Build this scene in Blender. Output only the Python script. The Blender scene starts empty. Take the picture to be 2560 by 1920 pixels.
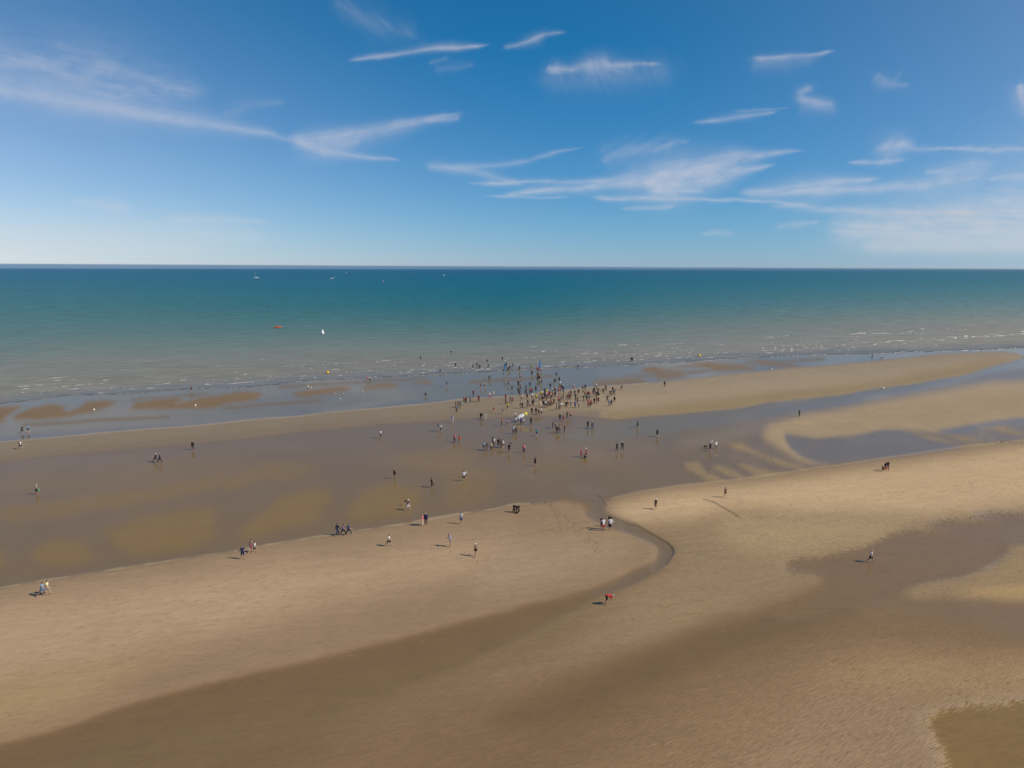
import bpy, bmesh, math, random
import numpy as np
from mathutils import Vector, Matrix
R = math.radians
SC = bpy.context.scene
COL = SC.collection

# ------------------------------------------------------------------ camera
CAM_H = 35.0                       # a drone 35 m above the beach
F_PX = 1775.0                      # focal length in pixels of a 2560 px wide picture
PITCH = math.atan((960 - 665.5) / F_PX)
ROLL = math.atan(12.8 / 2560)
HAZE = 1.3e-5
SKY = 0.085
cd = bpy.data.cameras.new('camera')
cam = bpy.data.objects.new('camera', cd)
COL.objects.link(cam)
cd.sensor_width = 36.0
cd.lens = F_PX / 2560 * 36.0
cd.clip_start = 0.5
cd.clip_end = 600000
FWD = Vector((0, math.cos(PITCH), -math.sin(PITCH)))
UP0 = Vector((0, math.sin(PITCH), math.cos(PITCH)))
RT0 = Vector((1, 0, 0))
RT = RT0 * math.cos(ROLL) + UP0 * math.sin(ROLL)
UP = -RT0 * math.sin(ROLL) + UP0 * math.cos(ROLL)
cam.matrix_world = Matrix(((RT.x, UP.x, -FWD.x, 0), (RT.y, UP.y, -FWD.y, 0), (RT.z, UP.z, -FWD.z, CAM_H), (0, 0, 0, 1)))
SC.camera = cam

# ------------------------------------------------------------------ sky and sun
SUN_EL = R(39)
SUN_AZ = R(105)                    # clockwise from +Y (the way the camera looks)
w = bpy.data.worlds.new('World')
SC.world = w
w.use_nodes = True
nt = w.node_tree
for n in list(nt.nodes):
    nt.nodes.remove(n)
sky = nt.nodes.new('ShaderNodeTexSky')
sky.sky_type = 'NISHITA'
sky.sun_disc = False
sky.sun_elevation = SUN_EL
sky.sun_rotation = SUN_AZ
sky.altitude = 0
sky.air_density = 1.0
sky.dust_density = 0.0
sky.ozone_density = 6.0
def wmath(op, a, b=None, c=None):
    n = nt.nodes.new('ShaderNodeMath'); n.operation = op
    for i, x in enumerate((a, b, c)):
        if x is None: continue
        if isinstance(x, (int, float)): n.inputs[i].default_value = x
        else: nt.links.new(x, n.inputs[i])
    return n.outputs[0]
# the camera's rendering of the blue: red pulled down, a cooler horizon
sep = nt.nodes.new('ShaderNodeSeparateColor'); cmb = nt.nodes.new('ShaderNodeCombineColor')
nt.links.new(sky.outputs[0], sep.inputs[0])
SR, SG, SB = sep.outputs
wg = nt.nodes.new('ShaderNodeNewGeometry'); wd = nt.nodes.new('ShaderNodeVectorMath'); wd.operation = 'DOT_PRODUCT'
nt.links.new(wg.outputs['Incoming'], wd.inputs[0])
wd.inputs[1].default_value = (math.sin(SUN_AZ) * math.cos(SUN_EL), math.cos(SUN_AZ) * math.cos(SUN_EL), math.sin(SUN_EL))
wz = nt.nodes.new('ShaderNodeSeparateXYZ'); nt.links.new(wg.outputs['Incoming'], wz.inputs[0])
aer = wmath('MULTIPLY', wmath('MINIMUM', wmath('POWER', wd.outputs['Value'], 2.0), 0.5), wmath('MAXIMUM', wmath('MULTIPLY_ADD', wz.outputs[2], 1.3, 1.0), 0.25))      # pale aerosol light, least at right angles to the sun
r0 = wmath('MAXIMUM', wmath('MULTIPLY_ADD', SR, 0.67, -0.053 / SKY), wmath('MULTIPLY', SR, 0.16))
nt.links.new(wmath('MULTIPLY_ADD', aer, 0.66 / SKY, r0), cmb.inputs[0])
nt.links.new(wmath('MULTIPLY_ADD', aer, 0.37 / SKY, wmath('MULTIPLY', SG, 0.85)), cmb.inputs[1])
nt.links.new(wmath('MULTIPLY_ADD', SR, 0.30, SB), cmb.inputs[2])
bg = nt.nodes.new('ShaderNodeBackground')
bg.inputs['Strength'].default_value = SKY
wo = nt.nodes.new('ShaderNodeOutputWorld')
nt.links.new(cmb.outputs[0], bg.inputs['Color'])
nt.links.new(bg.outputs[0], wo.inputs['Surface'])
sd = bpy.data.lights.new('sun', 'SUN')
sd.energy = 4.05
sd.angle = R(0.53)
sd.color = (1.0, 0.87, 0.70)
sun = bpy.data.objects.new('sun', sd)
COL.objects.link(sun)
SUN_DIR = Vector((math.sin(SUN_AZ) * math.cos(SUN_EL), math.cos(SUN_AZ) * math.cos(SUN_EL), math.sin(SUN_EL)))
sun.rotation_euler = SUN_DIR.to_track_quat('Z', 'Y').to_euler()
SC.view_settings.view_transform = 'Standard'
SC.view_settings.look = 'None'
SC.view_settings.gamma = 1
SC.view_settings.exposure = 0.0
SC.render.engine = 'CYCLES'

# ------------------------------------------------------------------ helpers
def ray(u, v):
    """direction of the line of sight at pixel (u, v) of the 2560x1920 picture; works on arrays"""
    a = (np.asarray(u, float) - 1280) / F_PX
    b = -(np.asarray(v, float) - 960) / F_PX
    return (FWD.x + a * RT.x + b * UP.x, FWD.y + a * RT.y + b * UP.y, FWD.z + a * RT.z + b * UP.z)

def ground(u, v, z=0.0):
    dx, dy, dz = ray(u, v)
    t = (z - CAM_H) / dz
    return dx * t, dy * t

def srgb(r, g, b):
    f = lambda c: (c / 255 / 12.92) if c <= 10.3 else ((c / 255 + 0.055) / 1.055) ** 2.4
    return np.array((f(r), f(g), f(b)))

def mesh_obj(name, verts, faces, mat=None, parent=None, smooth=True):
    me = bpy.data.meshes.new(name)
    me.from_pydata([tuple(v) for v in verts], [], faces)
    me.validate()
    o = bpy.data.objects.new(name, me)
    COL.objects.link(o)
    if mat: me.materials.append(mat)
    if smooth: me.polygons.foreach_set('use_smooth', [True] * len(me.polygons))
    if parent: o.parent = parent
    return o

def tag(o, label=None, cat=None, group=None, kind=None):
    if label: o['label'] = label
    if cat: o['category'] = cat
    if group: o['group'] = group
    if kind: o['kind'] = kind
    return o

def empty(name, loc, rz=0, s=1.0):
    o = bpy.data.objects.new(name, None)
    COL.objects.link(o)
    o.empty_display_size = 0.3
    o.location = loc
    o.rotation_euler = (0, 0, rz)
    o.scale = (s, s, s)
    return o

MATS = {}
def mat(name, rgb, rough=0.7, var=0.12, scale=12, metal=0.0, spec=0.4, coat=0.0):
    """a procedural material: a colour with fine noise in it"""
    if name in MATS: return MATS[name]
    m = bpy.data.materials.new(name)
    m.use_nodes = True
    t = m.node_tree
    p = t.nodes['Principled BSDF']
    tc = t.nodes.new('ShaderNodeTexCoord')
    nz = t.nodes.new('ShaderNodeTexNoise')
    nz.inputs['Scale'].default_value = scale
    nz.inputs['Detail'].default_value = 3
    mr = t.nodes.new('ShaderNodeMapRange')
    mr.inputs['To Min'].default_value = 1 - var
    mr.inputs['To Max'].default_value = 1 + var
    mx = t.nodes.new('ShaderNodeMix')
    mx.data_type = 'RGBA'
    mx.blend_type = 'MULTIPLY'
    mx.inputs[0].default_value = 1
    mx.inputs[6].default_value = (*rgb, 1)
    t.links.new(tc.outputs['Object'], nz.inputs['Vector'])
    t.links.new(nz.outputs['Fac'], mr.inputs['Value'])
    t.links.new(mr.outputs[0], mx.inputs[7])
    t.links.new(mx.outputs[2], p.inputs['Base Color'])
    p.inputs['Roughness'].default_value = rough
    p.inputs['Metallic'].default_value = metal
    p.inputs['Specular IOR Level'].default_value = spec
    p.inputs['Coat Weight'].default_value = coat
    MATS[name] = m
    return m

_tab = {}
def vnoise(x, y, seed=0):
    if seed not in _tab:
        _tab[seed] = np.random.RandomState(1000 + seed).rand(256, 256)
    T = _tab[seed]
    xi = np.floor(x).astype(np.int64); yi = np.floor(y).astype(np.int64)
    fx = x - xi; fy = y - yi
    fx = fx * fx * (3 - 2 * fx); fy = fy * fy * (3 - 2 * fy)
    x0 = xi & 255; x1 = (xi + 1) & 255; y0 = yi & 255; y1 = (yi + 1) & 255
    return (T[x0, y0] * (1 - fx) + T[x1, y0] * fx) * (1 - fy) + (T[x0, y1] * (1 - fx) + T[x1, y1] * fx) * fy

def fbm(x, y, seed=0, octs=4, gain=0.5):
    s = 0; a = 1; n = 0
    for i in range(octs):
        s = s + a * vnoise(x * 2 ** i + 17 * i, y * 2 ** i + 31 * i, seed + i)
        n += a; a *= gain
    return s / n * 2 - 1

def sstep(a, b, x):
    t = np.clip((x - a) / (b - a), 0, 1)
    return t * t * (3 - 2 * t)

# ------------------------------------------------------------------ the beach as one relief sheet
# Bars, pools and runnels are laid out as plan shapes; they become relief and moisture of ONE sand mesh.
STEP = 2.0
CU = np.arange(-140, 2701, STEP)
CV = np.arange(850, 2041, STEP)
UU, VV = np.meshgrid(CU, CV)
NU, NV = len(CU), len(CV)
GX, GY = ground(UU, VV)
tone = np.zeros((NV, NU, 3)); wet = np.zeros((NV, NU)); rip = np.zeros((NV, NU)); hgt = np.zeros((NV, NU))

def blur(a, r):
    n = int(round(r / STEP))
    if n < 1: return a
    for ax in (0, 1):
        for _ in range(2):
            pad = [(n + 1, n), (0, 0)] if ax == 0 else [(0, 0), (n + 1, n)]
            c = np.cumsum(np.pad(a, pad, mode='edge'), axis=ax)
            k = 2 * n + 1
            a = ((c[k:, :] - c[:-k, :]) if ax == 0 else (c[:, k:] - c[:, :-k])) / k
    return a

WU = fbm(UU / 60, VV / 22, 5, 4); WV = fbm(UU / 60 + 90, VV / 22 + 40, 9, 4)
FU = fbm(UU / 5, VV / 4, 25, 3, .7); FV = fbm(UU / 7 + 90, VV / 3.5 + 40, 29, 3, .7)

def mask(poly, soft=3, warp=4, fine=0, inside=None):
    P = np.array(poly, float)
    m = np.zeros((NV, NU), bool)
    x = UU + WU * warp * 1.6 + FU * fine; y = VV + WV * warp * 0.6 + FV * fine * 0.8
    pad = warp * 2 + fine * 2 + 6
    i0 = max(0, int((P[:, 1].min() - pad - CV[0]) / STEP)); i1 = min(NV, int((P[:, 1].max() + pad - CV[0]) / STEP) + 2)
    j0 = max(0, int((P[:, 0].min() - pad - CU[0]) / STEP)); j1 = min(NU, int((P[:, 0].max() + pad - CU[0]) / STEP) + 2)
    if i1 <= i0 or j1 <= j0: return m.astype(float)
    X = x[i0:i1, j0:j1]; Y = y[i0:i1, j0:j1]; mm = np.zeros(X.shape, bool)
    for k in range(len(P)):
        (xa, ya), (xb, yb) = P[k], P[(k + 1) % len(P)]
        if ya == yb: continue
        c = ((ya > Y) != (yb > Y)) & (X < (xb - xa) * (Y - ya) / (yb - ya) + xa)
        mm ^= c
    m[i0:i1, j0:j1] = mm
    return blur(m.astype(float), soft)

def line_mask(pts, width, soft=2, warp=2, var=0.5):
    m = np.zeros((NV, NU))
    x = UU + WU * warp; y = VV + WV * warp * 0.5
    d = np.full((NV, NU), 1e9)
    for k in range(len(pts) - 1):
        (xa, ya), (xb, yb) = pts[k][:2], pts[k + 1][:2]
        dx, dy = xb - xa, yb - ya
        t = np.clip(((x - xa) * dx + (y - ya) * dy) / (dx * dx + dy * dy + 1e-9), 0, 1)
        d = np.minimum(d, np.hypot(x - xa - t * dx, y - ya - t * dy))
    wv = width * (1 + var * WU)
    return 1 - sstep(wv * 0.5, wv * 0.5 + soft, d)

def put(m, rgb=None, w=None, r=None, h=None, op=1.0):
    global tone, wet, rip, hgt
    m = m * op
    if rgb is not None: tone = tone * (1 - m[..., None]) + srgb(*rgb) * m[..., None]
    if w is not None: wet = wet * (1 - m) + w * m
    if r is not None: rip = rip * (1 - m) + r * m
    if h is not None: hgt = hgt * (1 - m) + h * m

def Z(ox, oy, s, pts): return [(ox + x * s, oy + y * s) for x, y in pts]
s7 = 320 / 2212; s3 = 640 / 2212; s6 = 1280 / 2212

SEA = [(-400, 1050), (0, 1005), (170, 984), (320, 979), (475, 968), (640, 961), (750, 948), (1050, 935), (1240, 925), (1370, 918), (1500, 912), (1620, 906), (1740, 897), (1960, 886), (2090, 881), (2300, 876), (2560, 866), (2900, 852)]
B1 = [(-300, 1136), (0, 1106), (174, 1091), (318, 1077), (492, 1065), (640, 1049), (750, 1041), (822, 1032), (924, 1023), (1060, 1011), (1166, 997), (1238, 994), (1296, 989), (1401, 978), (1459, 971), (1517, 967), (1620, 959), (1770, 944), (1920, 926), (2060, 915), (2209, 901), (2354, 885), (2498, 880), (2540, 884), (2556, 891)]
B2 = [(2553, 895), (2498, 910), (2412, 936), (2267, 962), (2180, 971), (2094, 988), (1920, 1005), (1845, 1020), (1800, 1024), (1700, 1034), (1620, 1038), (1546, 1047), (1488, 1042), (1430, 1036), (1370, 1039), (1296, 1038), (1224, 1042), (1151, 1045), (1060, 1053), (967, 1057), (851, 1068), (750, 1077), (640, 1091), (492, 1106), (289, 1123), (116, 1138), (0, 1155), (-300, 1190)]
B3 = [(-300, 1520), (0, 1470), (145, 1447), (289, 1424), (434, 1401), (596, 1376), (705, 1357), (849, 1334), (994, 1313), (1052, 1302), (1150, 1285), (1237, 1273), (1286, 1260), (1323, 1260)]
B4 = [(1526, 1247), (1598, 1230), (1700, 1214), (1816, 1202), (1946, 1183), (2094, 1162), (2209, 1144), (2412, 1115), (2560, 1100), (2900, 1070)]
CREEK_UP = [(1642, 1409), (1584, 1429), (1541, 1452), (1483, 1475), (1439, 1487), (1396, 1499), (1324, 1513), (1280, 1527), (1180, 1552), (1042, 1589), (926, 1618), (810, 1647), (694, 1673), (579, 1699), (463, 1727), (347, 1757), (231, 1797), (116, 1836), (0, 1864), (-200, 1915)]

# foreground
put(np.ones((NV, NU)), (124, 99, 71), 0.25, 0.8, 0.05)
put(mask([(1200, 2100), (1500, 1900), (1750, 1760), (2000, 1640), (2200, 1600), (2400, 1640), (2700, 1700), (2700, 2100)], 60, 20), (140, 114, 86), 0.15, 1.0, 0.1)
put(mask([(2000, 1690), (2200, 1650), (2450, 1655), (2700, 1640), (2700, 1730), (2400, 1745), (2150, 1740)], 40, 20), (158, 130, 95), 0.1, 0.55, 0.12)
put(mask([(-200, 1950), (300, 1800), (700, 1720), (1000, 1700), (900, 1850), (500, 1960), (100, 2100)], 50, 20), (117, 93, 66), 0.3, 0.45, 0.03)
put(mask([(560, 1960), (1000, 1800), (1250, 1720), (1400, 1730), (1300, 1830), (1000, 1960)], 50, 20), (127, 102, 75), 0.25, 0.8, 0.06)
put(mask([(700, 1780), (1150, 1600), (1500, 1560), (1750, 1540), (1500, 1640), (1150, 1740), (850, 1830)], 40, 16), (139, 114, 87), 0.2, 0.9, 0.1)
put(mask([(1800, 1950), (2060, 1720), (2300, 1740), (2320, 1830), (2360, 2000), (2200, 2060)], 40, 12), (149, 122, 95), 0.25, 1.1, 0.1)
# sand between runnel and eastern pool
put(mask([(1320, 1540), (1480, 1495), (1600, 1450), (1670, 1400), (1660, 1370), (1560, 1310), (1480, 1270), (1540, 1240), (1700, 1214), (2200, 1150), (2900, 1070), (2900, 1500), (2300, 1500), (1800, 1560), (1550, 1620), (1250, 1680), (900, 1740), (800, 1700), (1100, 1610)], 26, 10), (145, 121, 93), 0.08, 0.55, 0.3)
put(mask([(1500, 1275), (1620, 1245), (1800, 1222), (2000, 1198), (2279, 1158), (2560, 1115), (2900, 1085), (2900, 1250), (2560, 1262), (2400, 1280), (2280, 1290), (2100, 1290), (1950, 1285), (1840, 1275), (1700, 1300), (1580, 1310)], 18, 8), (187, 158, 124), 0.0, 0.1, 0.4)
put(mask([(1830, 1285), (2100, 1285), (2300, 1300), (2280, 1322), (2150, 1360), (1980, 1390), (1850, 1380), (1790, 1330)], 22, 10), (161, 137, 105), 0.05, 0.6, 0.35)
# the berm on the left, wet and dull at its foot
BERM = B3 + [(1390, 1253), (1450, 1262), (1470, 1290), (1520, 1320), (1600, 1345), (1640, 1370), (1642, 1400)] + CREEK_UP + [(-300, 1930)]
put(mask(BERM, 4, 2, 2.0), (145, 120, 94), 0.12, 0.3, 0.32)
put(mask([(-300, 1560), (0, 1510), (300, 1470), (700, 1410), (1050, 1370), (1280, 1350), (1300, 1400), (1100, 1450), (800, 1520), (500, 1600), (200, 1680), (-300, 1780)], 36, 14), (172, 145, 117), 0.03, 0.25, 0.42)
put(mask([(-300, 1760), (0, 1700), (250, 1660), (500, 1610), (250, 1740), (0, 1830), (-300, 1880)], 36, 10), (160, 134, 100), 0.05, 0.2, 0.3)
put(mask([(1280, 1360), (1450, 1340), (1560, 1350), (1600, 1380), (1500, 1430), (1300, 1480), (1150, 1500), (1180, 1430)], 30, 8), (158, 134, 107), 0.05, 0.3, 0.35)

# wet band below the berm: runnel drained of water
LOW = CREEK_UP + [(-200, 2100), (60, 1990), (400, 1900), (800, 1790), (1150, 1670), (1300, 1595), (1440, 1522), (1540, 1462), (1600, 1438), (1640, 1418)]
put(mask(LOW, 8, 2, 4) , (118, 93, 65), 0.45, 0.1, 0.0)
put(mask([(-200, 2060), (300, 1850), (800, 1730), (1150, 1640), (1300, 1585), (1440, 1515), (1560, 1500), (1350, 1640), (1000, 1770), (500, 1950), (300, 2060)], 40, 12), (120, 97, 70), 0.3, 0.6, 0.03)

# eastern pool and its outlets
POOL_E = [(1952, 1409), (1989, 1397), (2036, 1395), (2105, 1380), (2163, 1369), (2198, 1348), (2229, 1334), (2264, 1325), (2300, 1331), (2371, 1335), (2368, 1330), (2305, 1313), (2334, 1301), (2360, 1299), (2406, 1304), (2457, 1309), (2509, 1314), (2480, 1304), (2418, 1288), (2443, 1283), (2471, 1280), (2529, 1280), (2560, 1284), (2900, 1300), (2900, 1390), (2540, 1362), (2500, 1358), (2530, 1380), (2480, 1420), (2380, 1452), (2264, 1470), (2180, 1495), (2076, 1530), (1989, 1556), (1900, 1545), (1980, 1500), (2060, 1465), (2050, 1440), (1970, 1430)]
put(mask([(1460, 1700), (1700, 1590), (1880, 1530), (2060, 1465), (2200, 1440), (2300, 1470), (2150, 1530), (1950, 1590), (1700, 1680), (1480, 1780), (1280, 1830), (1180, 1800)], 24, 10), (114, 90, 64), 0.45, 0.15, 0.0)
put(mask([(2150, 1480), (2264, 1500), (2400, 1500), (2900, 1520), (2900, 1640), (2560, 1610), (2440, 1560), (2300, 1535), (2150, 1530)], 16, 8), (124, 100, 76), 0.5, 0.15, 0.0)
mPE = mask(POOL_E, 8, 3, 7)
mPEs = mask(POOL_E, 16, 3, 2)
put(mPE, None, 0.62, 0.05, -0.05)
put(mask([(2250, 1480), (2330, 1465), (2420, 1450), (2520, 1400), (2900, 1390), (2900, 1505), (2450, 1498), (2370, 1485), (2290, 1500)], 9, 6, 6), (148, 124, 93), 0.15, 0.9, 0.12)
put(mask([(2400, 1480), (2560, 1462), (2900, 1450), (2900, 1498), (2500, 1495)], 8, 4), (168, 138, 98), 0.1, 0.3, 0.15)
put(mask([(2509, 1290), (2560, 1295), (2700, 1310), (2700, 1318), (2560, 1308), (2520, 1300)], 2.5, 2, 2), (155, 131, 92), 0.1, 0.3, 0.1)
mPEs = mPEs * (1 - mask([(2230, 1485), (2330, 1462), (2420, 1446), (2500, 1396), (2900, 1386), (2900, 1510), (2370, 1490)], 9, 6, 2))
# olive pool, near right
POOL_N = [(2720, 1738), (2560, 1757), (2412, 1770), (2354, 1775), (2331, 1793), (2319, 1807), (2339, 1845), (2356, 1868), (2369, 1903), (2364, 1932), (2350, 2060), (2720, 2060)]
put(mask([(2700, 1700), (2400, 1745), (2300, 1765), (2270, 1800), (2310, 1870), (2330, 1960), (2320, 2060), (2420, 2060), (2420, 1900), (2380, 1810), (2500, 1780), (2700, 1760)], 14, 8), (157, 132, 104), 0.35, 1.3, 0.12, .75)
mPN = mask(POOL_N, 2.0, 2, 12)
mPNs = mask(POOL_N, 13, 2, 2)
put(mPN, None, 0.55, 0.12, -0.1)

# flooded plain between the two bars
PLAIN = B2[::-1] + [(2900, 880), (2900, 1070)] + B4[::-1] + [(1526, 1250), (1470, 1256), (1440, 1250), (1410, 1241), (1390, 1253), (1323, 1260)] + B3[::-1]
mPL = mask(PLAIN, 3, 1.5, 1.0)
put(mPL, (119, 96, 65), 0.85, 0.05, -0.05)
L2 = lambda p: Z(0, 1100, s3, p)
L3 = lambda p: Z(560, 1100, s3, p)
L4 = lambda p: Z(1150, 1140, s3, p)
L5 = lambda p: Z(1700, 1140, s3, p)
R6 = lambda p: Z(1700, 1020, s7, p)
RL = lambda p: Z(1920, 800, s3, p)
YB = (132, 105, 62)
for P, o in ((L2([(-200, 600), (400, 540), (800, 480), (1100, 430), (1500, 380), (1900, 300), (2212, 330), (1700, 460), (1300, 520), (1000, 580), (700, 610), (400, 680), (100, 700), (-200, 690)]), .8),
             (L2([(0, 300), (700, 260), (1300, 200), (1800, 120), (2212, 100), (2212, 260), (1500, 350), (700, 440), (0, 480)]), .35),
             (L2([(300, 920), (450, 860), (700, 870), (780, 960), (830, 1020), (600, 1080), (300, 1070)]), .9),
             (L2([(900, 780), (1100, 710), (1400, 640), (1600, 590), (1870, 580), (1880, 660), (1830, 740), (1850, 850), (1600, 960), (1300, 1000), (1050, 960), (920, 860)]), .9),
             (L2([(-200, 900), (40, 950), (50, 1100), (-200, 1160)]), .7),
             (L3([(100, 850), (350, 620), (500, 480), (700, 420), (900, 430), (880, 540), (800, 680), (700, 720), (400, 800), (150, 880)]), .9),
             (L3([(1080, 560), (1180, 440), (1450, 380), (1700, 420), (1680, 600), (1500, 680), (1200, 700), (1050, 680)]), .8),
             (L3([(0, 370), (350, 180), (700, 200), (900, 260), (600, 330), (200, 380), (0, 450)]), .7),
             (L3([(1500, 120), (2212, 60), (2212, 160), (1900, 300), (1500, 250)]), .5),
             (L4([(0, 80), (300, 100), (320, 260), (120, 400), (-100, 440), (-120, 200)]), .55),
             (Z(1400, 1000, s7, [(400, 1050), (600, 1000), (900, 1120), (1300, 1160), (1500, 1250), (1100, 1250), (600, 1180), (400, 1100)]), .5),
             (Z(1130, 1020, s7, [(1300, 900), (1600, 850), (2000, 900), (2212, 1000), (2000, 1080), (1500, 1060)]), .5)):
    put(mask(P, 13, 11, 2), YB, 0.42, 0.12, 0.0, o * .85)
put(mask(R6([(0, 350), (400, 300), (900, 330), (1300, 480), (1000, 620), (500, 800), (200, 880), (-200, 800)]), 9, 4), (118, 100, 72), 0.5, 0.1, 0.0, .7)
# bluish standing water of the long channel on the right
CHAN = [(1380, 1100), (1480, 1062), (1560, 1054), (1620, 1042), (1700, 1037), (1845, 1022), (1920, 1007), (2094, 990), (2180, 973), (2267, 964), (2412, 938), (2498, 912), (2556, 896), (2620, 880), (2900, 850), (2900, 880), (2620, 915), (2540, 926), (2450, 940), (2400, 956), (2354, 970), (2238, 990), (2122, 1011), (2007, 1029), (1920, 1043), (1800, 1064), (1650, 1084), (1500, 1104)]
mCH = mask(CHAN, 4, 1.5)
put(mCH, (122, 104, 74), 1.0, 0, -0.15)
put(mask([(2354, 972), (2420, 952), (2480, 934), (2560, 920), (2900, 880), (2900, 960), (2560, 955), (2470, 956)], 4, 3), (112, 97, 84), 0.6, 0.1, 0.0)
# eastern sand island, rising gradually out of the wet
put(mask([(1780, 1085), (1900, 1050), (2007, 1030), (2122, 1010), (2238, 988), (2354, 970), (2470, 952), (2900, 930), (2900, 1040), (2400, 1080), (2040, 1104), (1960, 1100), (1890, 1082), (1800, 1110), (1700, 1120), (1690, 1100)], 9, 4, 2), (128, 110, 90), 0.5, 0.1, 0.05, .85)
put(mask([(1925, 1062), (2007, 1038), (2122, 1020), (2238, 997), (2354, 977), (2470, 957), (2900, 940), (2900, 1030), (2560, 1047), (2470, 1058), (2348, 1078), (2209, 1076), (2122, 1092), (2036, 1098), (1962, 1087), (1968, 1104), (1985, 1120), (2010, 1140), (2066, 1152), (2080, 1162), (2010, 1158), (1985, 1145), (1946, 1120), (1914, 1101), (1907, 1082)], 7, 3, 4), (164, 140, 111), 0.08, 0.1, 0.22, .93)
put(mask([(1960, 1062), (2100, 1060), (2200, 1030), (2400, 1000), (2600, 985), (2900, 980), (2900, 1030), (2500, 1040), (2300, 1060), (2100, 1080)], 12, 5), (153, 131, 102), 0.1, 0.1, 0.2, .6)
for P in ([(1925, 1064), (1990, 1058), (2100, 1052), (2240, 1058), (2340, 1078)], [(2200, 1030), (2300, 1029), (2400, 1045), (2470, 1057)]):
    put(line_mask(P, 3, 4), (168, 143, 110), 0.03, 0.1, 0.25, .35)
TC = (148, 125, 92)
for P in (R6([(830, 600), (1080, 600), (1200, 680), (1400, 800), (1700, 890), (2000, 980), (2212, 1070), (2150, 1100), (1800, 1010), (1500, 900), (1250, 790), (1000, 720), (850, 660)]),
          R6([(60, 930), (330, 940), (400, 1060), (700, 1200), (850, 1300), (500, 1290), (300, 1150), (120, 1060)]),
          R6([(540, 990), (680, 980), (850, 1050), (1080, 1150), (1150, 1260), (900, 1190), (700, 1100), (560, 1040)]),
          R6([(950, 960), (1100, 960), (1400, 1060), (1700, 1110), (2000, 1120), (1900, 1180), (1600, 1220), (1200, 1260), (1300, 1180), (1150, 1060)]),
          RL([(1240, 985), (1400, 1000), (1600, 1050), (1700, 1080), (1900, 1060), (2212, 1040), (2212, 1060), (1800, 1110), (1600, 1075), (1400, 1045)]),
          RL([(1500, 985), (1650, 985), (1800, 1030), (1900, 1050), (1700, 1050)]),
          RL([(1900, 910), (2050, 905), (2100, 950), (2212, 975), (2500, 990), (2500, 1005), (2212, 1000), (2000, 965)])):
    put(mask(P, 3.5, 3, 4), TC, 0.15, 0.5, 0.1, 0.78)
mP1 = mask(RL([(140, 990), (400, 1030), (700, 1010), (1000, 955), (1200, 965), (1250, 990), (1400, 1040), (1690, 1095), (1500, 1130), (1000, 1190), (450, 1235), (300, 1180), (190, 1110), (150, 1050)]), 3, 1.5)
put(mP1, (119, 102, 80), 0.9, 0.0, -0.1)
mP2 = mask(RL([(1480, 960), (1900, 890), (2212, 850), (2600, 830), (2600, 900), (2212, 905), (2050, 905), (1880, 920), (1700, 985), (1550, 985)]), 3, 1.5)
put(mP2, (118, 104, 90), 0.9, 0.0, -0.1)
# runnel that drains the plain
RUN = L4([(900, 250), (1100, 230), (1350, 290), (1280, 345), (1180, 330), (1230, 370), (1262, 430), (1228, 460), (1290, 510), (1400, 550), (1500, 590), (1700, 700), (1800, 760), (1852, 820), (1840, 860), (1780, 930), (1700, 985), (1600, 1060), (1480, 1120), (1300, 1190), (1150, 1200), (1050, 1200), (1200, 1150), (1350, 1080), (1500, 1000), (1620, 950), (1700, 860), (1700, 790), (1650, 750), (1500, 690), (1350, 640), (1220, 580), (1110, 540), (1080, 500), (1140, 440), (1100, 400), (980, 350)])
mRUN = mask(RUN, 3.5, 1.2)
put(mRUN, (122, 102, 79), 0.45, 0.05, -0.02)
# the steep outer bank (its shaded face is painted as dark lines in the sand tone)
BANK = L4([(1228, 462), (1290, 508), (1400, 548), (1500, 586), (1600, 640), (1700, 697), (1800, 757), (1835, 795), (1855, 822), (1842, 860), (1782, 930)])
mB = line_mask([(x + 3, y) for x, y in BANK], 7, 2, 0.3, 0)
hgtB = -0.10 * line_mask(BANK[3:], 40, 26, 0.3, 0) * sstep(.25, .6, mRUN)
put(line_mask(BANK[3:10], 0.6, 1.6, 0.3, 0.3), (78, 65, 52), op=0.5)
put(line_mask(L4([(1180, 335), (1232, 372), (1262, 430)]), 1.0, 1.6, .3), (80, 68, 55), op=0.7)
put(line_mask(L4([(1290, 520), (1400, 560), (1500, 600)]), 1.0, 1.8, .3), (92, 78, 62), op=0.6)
put(line_mask(L4([(1860, 825), (2000, 840), (2212, 880), (2400, 900)]), 3, 5, 2), (135, 117, 92), 0.15, op=0.7)
put(line_mask(L5([(200, 380), (300, 410), (400, 470), (530, 550)]), 1.6, 2, 1), (120, 102, 82), op=0.7)
put(line_mask(L5([(275, 398), (340, 440), (420, 478), (500, 520)]), 1.0, 1.5, 1), (108, 92, 74), op=0.6)

# outer trough, wet, with low brown banks just clear of the water
TROUGH = SEA + [(2900, 870), (2620, 880), (2556, 891)] + B1[::-1]
TROUGH_AND_SEA = [(-400, 700), (2900, 700), (2900, 870), (2600, 884), (2556, 891)] + B1[::-1]
mTR = mask(TROUGH_AND_SEA, 2.5, 1.5)
put(mTR, (120, 106, 77), 1.0, 0, -0.12)
put(mask([(-300, 1120), (0, 1090), (640, 1040), (1060, 1002), (1296, 980), (1620, 950), (1920, 918), (2209, 894), (2209, 902), (1920, 927), (1620, 960), (1296, 991), (1060, 1013), (640, 1052), (0, 1108), (-300, 1140)], 4, 5) * mTR, (110, 92, 78), 0.55, 0, -0.05, .8)
BR = (122, 97, 68)
LZ = lambda p: Z(0, 860, s3, p)
R5 = lambda p: Z(750, 860, s7, p)
R1 = lambda p: Z(1050, 860, s7, p)
R2 = lambda p: Z(1300, 860, s7, p)
RA = lambda p: Z(1640, 860, s7, p)
mBK = np.zeros((NV, NU))
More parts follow.
